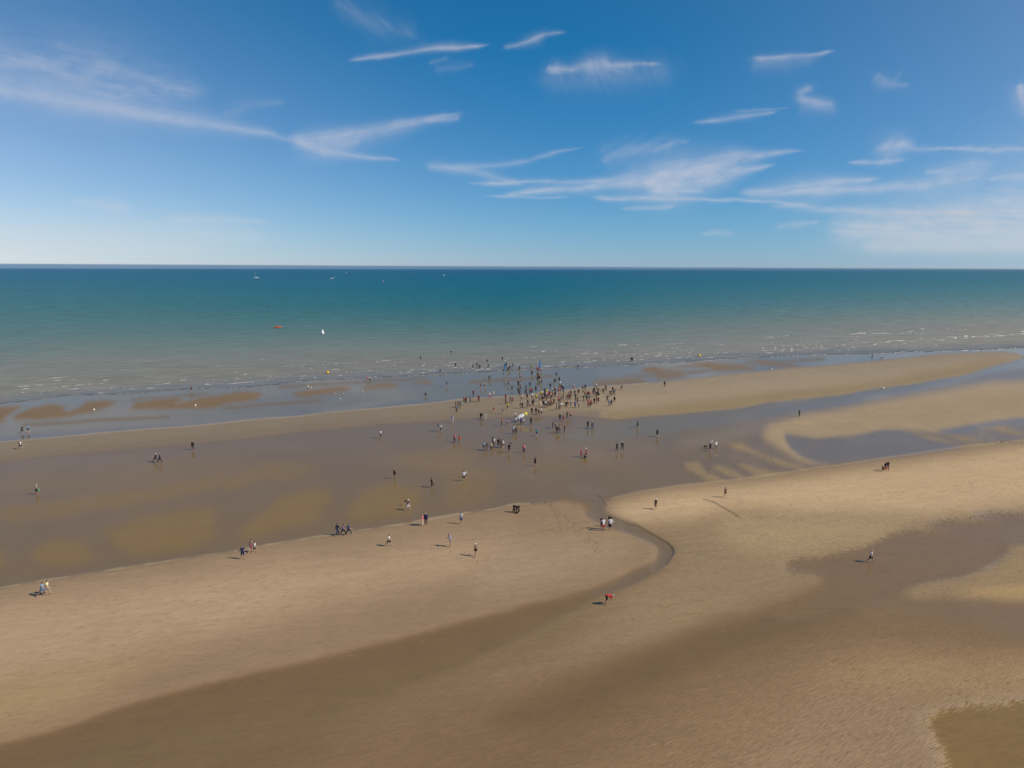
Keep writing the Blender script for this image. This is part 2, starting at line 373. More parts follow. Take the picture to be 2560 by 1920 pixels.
for P, o in ((LZ([(-300, 560), (0, 540), (180, 525), (190, 545), (110, 600), (40, 640), (60, 665), (0, 685), (-300, 720)]), 1),
          (LZ([(100, 630), (260, 550), (420, 510), (600, 530), (530, 570), (600, 575), (690, 540), (740, 490), (900, 480), (1040, 490), (950, 540), (820, 590), (650, 620), (420, 655), (130, 665)]), 1),
          (LZ([(1110, 570), (1170, 500), (1400, 460), (1570, 450), (1600, 470), (1500, 530), (1620, 480), (1750, 450), (2100, 405), (2212, 410), (2300, 425), (2212, 490), (1980, 520), (1850, 560), (1500, 570)]), 1),
          (R5([(-150, 850), (0, 800), (250, 780), (500, 740), (800, 720), (940, 750), (800, 820), (600, 860), (300, 895), (0, 925)]), .95),
          (R5([(1040, 730), (1400, 660), (1600, 660), (1760, 730), (1600, 765), (1300, 790), (1130, 800)]), .9),
          (R5([(1880, 650), (2212, 600), (2350, 640), (2250, 700), (2000, 700)]), .85),
          (R1([(1080, 570), (1200, 560), (1290, 590), (1200, 620), (1100, 610)]), .5),
          (R2([(1250, 610), (1500, 600), (1900, 570), (2050, 580), (2212, 640), (2212, 690), (1700, 730), (1400, 760), (1250, 720)]), .75),
          (R2([(2090, 450), (2140, 400), (2350, 380), (2400, 520), (2212, 530), (2120, 500)]), .9),
          (RA([(-60, 380), (0, 390), (460, 460), (470, 500), (620, 560), (400, 590), (0, 640)]), .8),
          (RA([(480, 340), (900, 300), (1300, 350), (1580, 360), (1700, 400), (1750, 450), (1500, 470), (1000, 480), (960, 450), (700, 400), (560, 380)]), .95),
          (RA([(1500, 290), (1800, 265), (2212, 310), (2600, 390), (2400, 420), (1900, 385), (1750, 360)]), .95)):
    mk = mask(P, 4, 2.5, 2); put(mk, BR, 0.05, 0.1, 0.02, o * .9); mBK = np.maximum(mBK, mk)

# the outer bar
BAR = B1 + B2
mBAR = mask(BAR, 2.2, 1.5, .5)
put(mBAR, (131, 116, 97), 0.1, 0.2, 0.28)
put(mask([(1250, 1040), (1350, 990), (1600, 965), (2000, 920), (2600, 880), (2600, 950), (2000, 1010), (1600, 1050)], 30, 5) * mBAR, (157, 137, 113), 0.05, 0.2, 0.33)
put(mask([(1500, 1035), (1900, 985), (2200, 955), (2500, 895), (2600, 920), (2200, 980), (1900, 1020), (1550, 1060)], 9, 3) * mBAR, (143, 122, 90), 0.08, 0.1, 0.2)
put(mask([(-300, 1160), (0, 1135), (400, 1100), (800, 1058), (1200, 1030), (1500, 1030), (1500, 1060), (800, 1085), (400, 1125), (0, 1165), (-300, 1200)], 8, 4) * mBAR, (124, 108, 86), 0.25, 0.1, 0.15)
put(line_mask(B1[:17], 1.8, 2, .8, .9), (154, 138, 117), 0.05, 0.1, 0.32, .75)
# dried rims
put(line_mask(B3, 2.6, 3, 1.5, 1.8) * np.clip(.75 + 1.3 * fbm(UU / 40, VV / 20, 77, 3), .15, 1), (170, 148, 118), 0.02, 0.2, None, .6)
put(line_mask([(x, y + 1) for x, y in B4[:9]], 1.6, 3, 1, 1.4), (178, 152, 118), 0.02, 0.1, None, .35)

mBARw = 1 - mBAR
mSEA = mask([(-5000, 600), (6000, 600)] + [(x, y + 3) for x, y in SEA[::-1]], 2, 0.5)
mTRW = mTR * (1 - mBK) * mBARw * (1 - mSEA)
mCHW = mCH * mBARw * (1 - mask([(1925, 1050), (2122, 1016), (2400, 962), (2900, 935), (2900, 1060), (1925, 1090)], 3, 1))
FILM = np.maximum.reduce([mTRW, mCHW, mP1, mP2, mPN, mPE * 0.8, mRUN * 0.7])
wet = wet * (1 - 0.92 * FILM) * (1 - mSEA)
# large soft unevenness of colour
tone *= (1 + 0.05 * fbm(GX / 9, GY / 9, 40, 4) + 0.03 * fbm(GX / 1.6, GY / 1.6, 50, 3))[..., None]
hgt = blur(hgt, 7) * 0.42 + hgtB
# low banks and streaks of firmer sand in the outer trough
for pts in ([(700, 968), (900, 955), (1060, 945)], [(1180, 955), (1290, 947), (1380, 940)], [(60, 1062), (260, 1050), (420, 1042)], [(560, 1020), (700, 1008), (800, 1000)], [(1560, 944), (1680, 934), (1800, 925)], [(1850, 912), (1960, 903), (2060, 897)], [(330, 1000), (420, 992), (520, 985)], [(1680, 921), (1750, 915), (1830, 909)]):
    mk = line_mask(pts, 3.5, 6, 4, .9) * mTRW * .55
    tone = tone * (1 - mk[..., None]) + srgb(112, 92, 72) * mk[..., None]; mTRW = mTRW * (1 - mk)
# footprints: trampled places and tracks, as small dents
rng = np.random.RandomState(3)
def prints(u, v, n, su, sv, dark=(120, 98, 72)):
    for _ in range(n):
        a, b = u + rng.randn() * su, v + rng.randn() * sv
        i = int((b - CV[0]) / STEP); j = int((a - CU[0]) / STEP)
        if 1 < i < NV - 2 and 2 < j < NU - 3:
            k = rng.randint(1, 3)
            tone[i, j:j + k] = tone[i, j:j + k] * 0.72
            hgt[i, j:j + k] -= 0.03
prints(1455, 1334, 26, 14, 6); prints(1475, 1355, 24, 14, 6); prints(1490, 1378, 20, 8, 8)
for k in range(60): prints(1140 + k * 5.2, 1358 - k * 0.55 - (k / 12) ** 2 * .3, 1, 2, 1.5)
for k in range(30): prints(1360 + k * 2.6, 1258 + k * 1.9, 1, 3, 2)
for k in range(25): prints(1375 + k * 1.2, 1257 + k * 3.2, 1, 2, 2)
prints(2300, 1240, 30, 110, 12); prints(2420, 1232, 26, 90, 14); prints(2050, 1262, 12, 90, 9); prints(2500, 1208, 14, 40, 8)
prints(1100, 1382, 12, 26, 10); prints(2390, 1712, 20, 60, 9); prints(2420, 1296, 34, 30, 5); prints(2330, 1318, 24, 18, 4)
prints(2500, 1106, 60, 40, 4); prints(1780, 1180, 50, 30, 14); prints(1960, 1150, 40, 50, 14); prints(1900, 1302, 30, 60, 8)
prints(1230, 1400, 14, 30, 9); prints(2000, 1500, 12, 200, 40)

def sample(A, u, v):
    x = np.clip((u - CU[0]) / STEP, 0, NU - 1.001); y = np.clip((v - CV[0]) / STEP, 0, NV - 1.001)
    i = y.astype(int); j = x.astype(int); fy = y - i; fx = x - j
    if A.ndim == 3: fy = fy[..., None]; fx = fx[..., None]
    return (A[i, j] * (1 - fx) + A[i, j + 1] * fx) * (1 - fy) + (A[i + 1, j] * (1 - fx) + A[i + 1, j + 1] * fx) * fy

def grid_mesh(name, X, Y, Zz, attrs, keep=None):
    nv, nu = X.shape
    me = bpy.data.meshes.new(name)
    idx = np.arange(nv * nu).reshape(nv, nu)
    q = np.stack([idx[1:, :-1], idx[1:, 1:], idx[:-1, 1:], idx[:-1, :-1]], -1).reshape(-1, 4)
    if keep is not None:
        kk = (keep[1:, :-1] | keep[1:, 1:] | keep[:-1, 1:] | keep[:-1, :-1]).reshape(-1)
        q = q[kk]
    used = np.zeros(nv * nu, bool); used[q.ravel()] = True
    remap = np.cumsum(used) - 1
    q = remap[q]
    co = np.stack([X.ravel(), Y.ravel(), Zz.ravel()], -1)[used].astype(np.float32)
    me.vertices.add(len(co)); me.vertices.foreach_set('co', co.ravel())
    me.loops.add(q.size); me.loops.foreach_set('vertex_index', q.ravel().astype(np.int32))
    me.polygons.add(len(q))
    me.polygons.foreach_set('loop_start', np.arange(0, q.size, 4, dtype=np.int32))
    me.polygons.foreach_set('use_smooth', np.ones(len(q), bool))
    me.update(calc_edges=True)
    for k, a in attrs.items():
        if a.ndim == 3:
            at = me.attributes.new(k, 'FLOAT_COLOR', 'POINT')
            c = np.concatenate([a.reshape(-1, 3), np.ones((nv * nu, 1))], 1)[used].astype(np.float32)
            at.data.foreach_set('color', c.ravel())
        else:
            at = me.attributes.new(k, 'FLOAT', 'POINT')
            at.data.foreach_set('value', a.ravel()[used].astype(np.float32))
    o = bpy.data.objects.new(name, me)
    COL.objects.link(o)
    return o

ue = np.concatenate([np.linspace(-4200, -180, 24), CU, np.linspace(2750, 6800, 24)])
ve = np.concatenate([CV, np.linspace(2060, 2400, 30), np.linspace(2460, 5200, 24)])
UE, VE = np.meshgrid(ue, ve)
EX, EY = ground(UE, VE)
# a first row far out under the sea and a last one well behind the camera
EX = np.vstack([EX[:1] * 6, EX, EX[-1:] * 60]); EY = np.vstack([EY[:1] * 6, EY, EY[-1:] * 0 - 400])
def ext(A):
    a = sample(A, UE, VE)
    return np.concatenate([a[:1], a, a[-1:]], 0)
LIGHT = np.array([0.89, 0.85, 0.88])       # share of the light that reaches a level surface: target colour -> albedo
et, ew, er, eh = ext(tone), ext(wet), ext(rip), ext(hgt)
epe = ext(mPEs); epn = ext(mPNs)
e_sea = sample(blur(mask([(-5000, 600), (6000, 600)] + SEA[::-1], 2, 0.5), 10), UE, VE)
e_sea = np.concatenate([e_sea[:1] * 0 + 1, e_sea, e_sea[-1:]], 0)
SZ = eh - 0.9 * sstep(0.93, 1.0, e_sea)
SZ[0] = -4
sand = grid_mesh('sand', EX, EY, SZ, {'tone': et / LIGHT, 'wet': ew, 'rip': er, 'pool_east': epe, 'pool_near': epn})
tag(sand, 'wide tidal sand beach with bars, damp hollows and ripple marks', 'beach', kind='structure')

def sand_height(u, v):
    return float(sample(hgt, np.array([u]), np.array([v]))[0])

def nodes(m):
    m.use_nodes = True
    t = m.node_tree
    def N(kind, **kw):
        n = t.nodes.new('ShaderNode' + kind)
        for k, val in kw.items():
            if k in n.inputs: n.inputs[k].default_value = val
            else: setattr(n, k, val)
        return n
    return t, N, t.links.new, t.nodes['Principled BSDF']

m = bpy.data.materials.new('sand')
t, N, L, P = nodes(m)
at = N('Attribute', attribute_name='tone'); aw = N('Attribute', attribute_name='wet'); ar = N('Attribute', attribute_name='rip')
tc = N('TexCoord')
n1 = N('TexNoise', Scale=2.2, Detail=5, Roughness=0.65)
n2 = N('TexNoise', Scale=14.0, Detail=3, Roughness=0.7)
L(tc.outputs['Object'], n1.inputs['Vector']); L(tc.outputs['Object'], n2.inputs['Vector'])
# ripple marks, 20 cm apart, crests slanting across the beach
def aniso(deg, sx, sy, **kw):
    mp = N('Mapping'); mp.vector_type = 'TEXTURE'
    mp.inputs['Rotation'].default_value = (0, 0, R(deg)); mp.inputs['Scale'].default_value = (sx, sy, 1)
    L(tc.outputs['Object'], mp.inputs['Vector'])
    n = N('TexNoise', **kw); L(mp.outputs[0], n.inputs['Vector']); return n
n3 = aniso(31, 0.85, 0.12, Scale=1.0, Detail=1.5, Roughness=0.5, Distortion=0.7)
n4 = aniso(14, 5.0, 1.1, Scale=1.0, Detail=4, Roughness=0.6, Distortion=0.8)
n5 = aniso(20, 0.95, 0.38, Scale=1.0, Detail=5, Roughness=0.7)
mr1 = N('MapRange'); mr1.inputs['From Min'].default_value = .25; mr1.inputs['From Max'].default_value = .75
mr1.inputs['To Min'].default_value = 0.89; mr1.inputs['To Max'].default_value = 1.11
L(n5.outputs['Fac'], mr1.inputs['Value'])
mr2 = N('MapRange'); mr2.inputs['From Min'].default_value = .3; mr2.inputs['From Max'].default_value = .7
mr2.inputs['To Min'].default_value = 0.93; mr2.inputs['To Max'].default_value = 1.07
L(n4.outputs['Fac'], mr2.inputs['Value'])
mu = N('Math', operation='MULTIPLY'); L(mr1.outputs[0], mu.inputs[0]); L(mr2.outputs[0], mu.inputs[1])
rp = N('MapRange'); rp.inputs['From Min'].default_value = .35; rp.inputs['From Max'].default_value = .65
rp.inputs['To Min'].default_value = -0.13; rp.inputs['To Max'].default_value = 0.12; rp.clamp = False
L(n3.outputs['Fac'], rp.inputs['Value'])
rq = N('Math', operation='MULTIPLY_ADD'); rq.inputs[2].default_value = 1.0; L(rp.outputs[0], rq.inputs[0]); L(ar.outputs['Fac'], rq.inputs[1])   # water lies in the troughs of the ripples
mu0 = mu
mu = N('Math', operation='MULTIPLY'); L(mu0.outputs[0], mu.inputs[0]); L(rq.outputs[0], mu.inputs[1])
# wet places are smoother in colour
one = N('Mix'); one.data_type = 'FLOAT'
L(aw.outputs['Fac'], one.inputs[0]); L(mu.outputs[0], one.inputs[2]); one.inputs[3].default_value = 1.0
mc = N('Mix'); mc.data_type = 'RGBA'; mc.blend_type = 'MULTIPLY'; mc.inputs[0].default_value = 1
def ragged(prev, attr, rgb, amp):      # the water's edge creeps in between the ripples
    aa = N('Attribute', attribute_name=attr)
    q = N('Math', operation='SUBTRACT'); q.inputs[0].default_value = 0.5; L(n3.outputs['Fac'], q.inputs[1])
    q2 = N('Math', operation='MULTIPLY_ADD'); q2.inputs[1].default_value = amp; L(q.outputs[0], q2.inputs[0]); L(aa.outputs['Fac'], q2.inputs[2])
    q3 = N('MapRange'); q3.inputs['From Min'].default_value = .38; q3.inputs['From Max'].default_value = .62; L(q2.outputs[0], q3.inputs['Value'])
    mm_ = N('Mix'); mm_.data_type = 'RGBA'; L(q3.outputs[0], mm_.inputs[0]); L(prev, mm_.inputs[6]); mm_.inputs[7].default_value = (*(srgb(*rgb) / LIGHT), 1)
    return mm_.outputs[2]
base_tone = ragged(ragged(at.outputs['Color'], 'pool_east', (127, 101, 72), 1.6), 'pool_near', (135, 108, 70), 2.6)
L(base_tone, mc.inputs[6]); L(one.outputs[0], mc.inputs[7])
L(mc.outputs[2], P.inputs['Base Color'])
P.inputs['Roughness'].default_value = 0.9
P.inputs['Specular IOR Level'].default_value = 0.15
cw = N('Math', operation='MULTIPLY'); cw.inputs[1].default_value = 0.8; L(aw.outputs['Fac'], cw.inputs[0]); L(cw.outputs[0], P.inputs['Coat Weight'])
P.inputs['Coat IOR'].default_value = 1.33
P.inputs['Coat Roughness'].default_value = 0.06
b1 = N('Bump', Distance=0.035); L(ar.outputs['Fac'], b1.inputs['Strength']); L(n3.outputs['Fac'], b1.inputs['Height'])
dry = N('Math', operation='SUBTRACT'); dry.inputs[0].default_value = 1.0; L(aw.outputs['Fac'], dry.inputs[1])
drs = N('Math', operation='MULTIPLY'); drs.inputs[1].default_value = 0.5; L(dry.outputs[0], drs.inputs[0])
b2 = N('Bump', Distance=0.03); L(drs.outputs[0], b2.inputs['Strength']); L(n1.outputs['Fac'], b2.inputs['Height']); L(b1.outputs[0], b2.inputs['Normal'])
L(b2.outputs[0], P.inputs['Normal'])
sand.data.materials.append(m)

# ------------------------------------------------------------------ standing water as sheets of its own, just above the sand
def film(name, msk, label, tint, rough=0.03, z=0.012, cut=0.04):
    keep = msk > cut
    ii = np.where(keep.any(1))[0]; jj = np.where(keep.any(0))[0]
    i0, i1, j0, j1 = max(0, ii[0] - 1), ii[-1] + 2, max(0, jj[0] - 1), jj[-1] + 2
    o = grid_mesh(name, GX[i0:i1, j0:j1], GY[i0:i1, j0:j1], hgt[i0:i1, j0:j1] + z, {'cover': msk[i0:i1, j0:j1]}, keep[i0:i1, j0:j1])
    tag(o, label, 'water', kind='structure')
    mm = bpy.data.materials.new(name)
    t, N, L, P = nodes(mm)
    ac = N('Attribute', attribute_name='cover')
    t.nodes.remove(P)
    fr = N('Math', operation='MULTIPLY_ADD'); fr.inputs[1].default_value = 0.62; fr.inputs[2].default_value = 0.015
    ge = N('NewGeometry'); dt = N('VectorMath', operation='DOT_PRODUCT')
    L(ge.outputs['Incoming'], dt.inputs[1])
    ab = N('Math', operation='ABSOLUTE'); L(dt.outputs['Value'], ab.inputs[0])
    om = N('Math', operation='SUBTRACT'); om.inputs[0].default_value = 1.0; L(ab.outputs[0], om.inputs[1])
    p5 = N('Math', operation='POWER'); p5.inputs[1].default_value = 5.0; L(om.outputs[0], p5.inputs[0]); L(p5.outputs[0], fr.inputs[0])
    gl = N('BsdfGlossy', Roughness=rough); gl.inputs['Color'].default_value = (1, 1, 1, 1)
    tr = N('BsdfTransparent'); tr.inputs['Color'].default_value = (*tint, 1)
    tr2 = N('BsdfTransparent')
    nz = N('TexNoise', Scale=1.6, Detail=3); tcc = N('TexCoord'); L(tcc.outputs['Object'], nz.inputs['Vector'])
    bp = N('Bump', Distance=0.004, Strength=0.5); L(nz.outputs['Fac'], bp.inputs['Height'])
    L(bp.outputs[0], gl.inputs['Normal']); L(bp.outputs[0], dt.inputs[0])
    mx = N('MixShader'); L(fr.outputs[0], mx.inputs[0]); L(tr.outputs[0], mx.inputs[1]); L(gl.outputs[0], mx.inputs[2])
    mx2 = N('MixShader'); L(ac.outputs['Fac'], mx2.inputs[0]); L(tr2.outputs[0], mx2.inputs[1]); L(mx.outputs[0], mx2.inputs[2])
    L(mx2.outputs[0], t.nodes['Material Output'].inputs['Surface'])
    o.data.materials.append(mm)
    return o
film('outer_trough_water', mTRW, 'shallow water of the trough between sea and outer bar', (0.97, 0.97, 0.96), 0.05)
film('tidal_channel_water', mCHW, 'long bluish channel of still water behind the outer bar', (0.97, 0.97, 0.96))
film('beach_pool_water', mP1, 'still grey pool beside the eastern sand island', (0.97, 0.97, 0.96))
film('outlet_pool_water', mP2, 'shallow pool at the right edge below the sand island', (0.97, 0.97, 0.96))
film('runnel_water', mRUN * 0.7, 'thin water running down the curved runnel', (0.97, 0.97, 0.96), 0.08)
film('eastern_pool_water', mPE * 0.8, 'thin water around the lone wader on the right', (0.97, 0.97, 0.95), 0.06)
film('olive_pool_water', mPN, 'olive coloured pool in the near right corner', (0.95, 0.95, 0.9), 0.04)

# ------------------------------------------------------------------ the sea
shoreu = np.array([p[0] for p in SEA], float); shorev = np.array([p[1] for p in SEA], float)
su = np.concatenate([np.linspace(-4500, -260, 40), np.arange(-200, 2761, 6), np.linspace(2820, 7000, 40)])
K = 320
kk = np.linspace(0, 1, K)
SU = np.tile(su, (K, 1))
sh = np.interp(su, shoreu, shorev)
sh = np.where(su < -400, 1050 - (su + 400) * 0.0, sh)
top = 673.0
hz = 665.5 + (su - 1280) * 12.8 / 2560        # the true horizon line
far_v = hz + 0.8                            # about 20 km out
SV = (sh + 14)[None, :] * (1 - kk[:, None] ** 0.9) + far_v[None, :] * kk[:, None] ** 0.9
QX, QY = ground(SU, SV)
tab_v = [1010, 960, 920, 890, 860, 830, 800, 765, 730, 700, 680, 672]
tabs = {0: [(128, 122, 114), (128, 123, 115), (126, 124, 116), (123, 125, 119), (108, 121, 118), (92, 117, 118), (78, 114, 118), (64, 110, 118), (54, 106, 122), (44, 102, 127), (36, 98, 130), (50, 100, 136)],
        1280: [(130, 122, 114), (128, 122, 115), (122, 121, 115), (112, 120, 116), (98, 116, 115), (80, 111, 113), (60, 106, 112), (36, 100, 113), (16, 97, 117), (2, 92, 120), (0, 86, 122), (20, 92, 130)],
        2560: [(142, 132, 123), (142, 132, 123), (142, 134, 125), (140, 134, 126), (139, 134, 127), (134, 133, 128), (120, 130, 128), (100, 125, 128), (76, 117, 127), (54, 109, 126), (40, 102, 126), (46, 100, 130)]}
tv = np.array(tab_v[::-1], float)
def sea_tone(U, V):
    out = []
    for c in range(3):
        col = {k: np.interp(V, tv, np.array([srgb(*x)[c] for x in tabs[k]][::-1])) for k in tabs}
        a = np.clip(U / 1280, 0, 1); b = np.clip((U - 1280) / 1280, 0, 1)
        out.append(col[0] * (1 - a) + col[1280] * (a - b) + col[2560] * b)
    return np.stack(out, -1)
sh_off = np.interp(SU, shoreu, shorev)
# measured relative to the shore line, which climbs to the right
Vn = SV + (966 - sh_off) * np.clip((SV - 760) / 200, 0, 1)
st = sea_tone(SU, Vn)
bnd = sstep(1.2, -1.2, SV - np.minimum(671 + SU / 1280 * 2.4, 674.5)) * np.clip(1 - SU / 3200, 0.15, 1)
st = st * (1 - bnd[..., None]) + srgb(106, 142, 172) * bnd[..., None]      # far smooth water: its pale sky reflection painted into the tone
st *= (1 + 0.05 * fbm(QX / 400, QY / 60, 60, 4) + 0.05 * fbm(QX / 60, QY / 9, 61, 3) * np.clip((SV - 720) / 200, 0, 1))[..., None]
swash = 1 - sstep(0, 26, (sh_off + 5) - SV + 7 * fbm(QX / 18, QY / 8, 64, 3))
st = st * (1 - swash[..., None]) + srgb(113, 115, 120) * swash[..., None]     # very edge tinted like the trough film, its sky reflection painted in
cover = sstep(0, 3, (sh_off + 5) - SV + 4 * fbm(QX / 14, QY / 20, 62, 3))
sea = grid_mesh('sea', QX, QY, 0.03 + 0 * QX, {'tone': st / LIGHT, 'cover': cover, 'near': np.clip((SV - 780) / 140, 0, 1)})
tag(sea, 'calm sea, sandy grey at the shore and deep teal towards the horizon', 'sea', kind='structure')
mm = bpy.data.materials.new('sea')
t, N, L, P = nodes(mm)
t.nodes.remove(P)
a1 = N('Attribute', attribute_name='tone'); a2 = N('Attribute', attribute_name='cover'); a3 = N('Attribute', attribute_name='near')
df = N('BsdfDiffuse')
gl = N('BsdfGlossy', Roughness=0.22)
tc = N('TexCoord')
mp = N('Mapping'); mp.vector_type = 'TEXTURE'; mp.inputs['Rotation'].default_value = (0, 0, R(15)); mp.inputs['Scale'].default_value = (16.0, 2.6, 1)
L(tc.outputs['Object'], mp.inputs['Vector'])
w1 = N('TexNoise', Scale=1.0, Detail=3, Roughness=0.55, Distortion=0.3); L(mp.outputs[0], w1.inputs['Vector'])
w2 = N('TexNoise', Scale=3.3, Detail=3, Roughness=0.6); L(mp.outputs[0], w2.inputs['Vector'])
ad = N('Math', operation='MULTIPLY_ADD'); ad.inputs[1].default_value = 0.35; L(w2.outputs['Fac'], ad.inputs[0]); L(w1.outputs['Fac'], ad.inputs[2])
bp = N('Bump', Distance=0.55, Strength=0.6); L(ad.outputs[0], bp.inputs['Height'])
L(bp.outputs[0], gl.inputs['Normal'])
mr = N('MapRange'); mr.inputs['From Min'].default_value = .3; mr.inputs['From Max'].default_value = .7
mr.inputs['To Min'].default_value = .70; mr.inputs['To Max'].default_value = 1.30
def wav(deg, a, b, det):
    q = N('Mapping'); q.vector_type = 'TEXTURE'; q.inputs['Rotation'].default_value = (0, 0, R(deg)); q.inputs['Scale'].default_value = (a, b, 1)
    L(tc.outputs['Object'], q.inputs['Vector']); n = N('TexNoise', Scale=1.0, Detail=det, Roughness=0.6, Distortion=0.3); L(q.outputs[0], n.inputs['Vector']); return n.outputs['Fac']
w3 = wav(17, 15, 2.3, 2); w4 = wav(13, 6, 1.3, 3)
mz = N('Mix'); mz.data_type = 'FLOAT'; L(a3.outputs['Fac'], mz.inputs[0]); L(w1.outputs['Fac'], mz.inputs[2])
sm = N('Math', operation='MULTIPLY_ADD'); sm.inputs[1].default_value = 0.5; L(w3, sm.inputs[0])
sm2 = N('Math', operation='MULTIPLY'); sm2.inputs[1].default_value = 0.5; L(w4, sm2.inputs[0]); L(sm2.outputs[0], sm.inputs[2])
L(sm.outputs[0], mz.inputs[3])
L(mz.outputs[0], mr.inputs['Value'])
mc = N('Mix'); mc.data_type = 'RGBA'; mc.blend_type = 'MULTIPLY'; mc.inputs[0].default_value = 1
L(a1.outputs['Color'], mc.inputs[6]); L(mr.outputs[0], mc.inputs[7]); L(mc.outputs[2], df.inputs['Color'])
mx = N('MixShader'); mx.inputs[0].default_value = 0.09
L(df.outputs[0], mx.inputs[1]); L(gl.outputs[0], mx.inputs[2])
tr = N('BsdfTransparent'); m2 = N('MixShader')
L(a2.outputs['Fac'], m2.inputs[0]); L(tr.outputs[0], m2.inputs[1]); L(mx.outputs[0], m2.inputs[2])
L(m2.outputs[0], t.nodes['Material Output'].inputs['Surface'])
sea.data.materials.append(mm)

# ------------------------------------------------------------------ foam on the small breakers
rng = np.random.RandomState(11)
FV_, FF_ = [], []
def foam(u, v, lu, tv_, z=0.09):
    """a ragged crest lu pixels long and tv_ pixels deep, laid out in metres on the water"""
    x0, y0 = ground(u - lu / 2, v + 0.05 * lu); x1, y1 = ground(u + lu / 2, v - 0.05 * lu)
    x0, y0, x1, y1 = float(x0), float(y0), float(x1), float(y1)
    yd = float(ground(u, v - tv_ / 2)[1]) - float(ground(u, v + tv_ / 2)[1])
    n = max(4, int(lu / 2.0)); b = len(FV_)
    ph = rng.rand() * 9
    for i in range(n + 1):
        s_ = i / n
        e = math.sin(math.pi * s_) ** 0.6 * (0.55 + 0.45 * math.sin(s_ * 7 + ph) * math.cos(s_ * 3 + ph)) + 0.04
        wob = yd * 0.5 * math.sin(s_ * 5 + ph)
        cx, cy = x0 + (x1 - x0) * s_, y0 + (y1 - y0) * s_ + wob
        d = yd * 0.5 * e * (0.8 + 0.4 * rng.rand())
        FV_.extend([(cx, cy - d, 0.035), (cx, cy - d * 0.2, z * (0.4 + e)), (cx, cy + d, 0.035)])
    for i in range(n):
        for k in (0, 1):
            a = b + 3 * i + k
            FF_.append((a, a + 3, a + 4, a + 1))
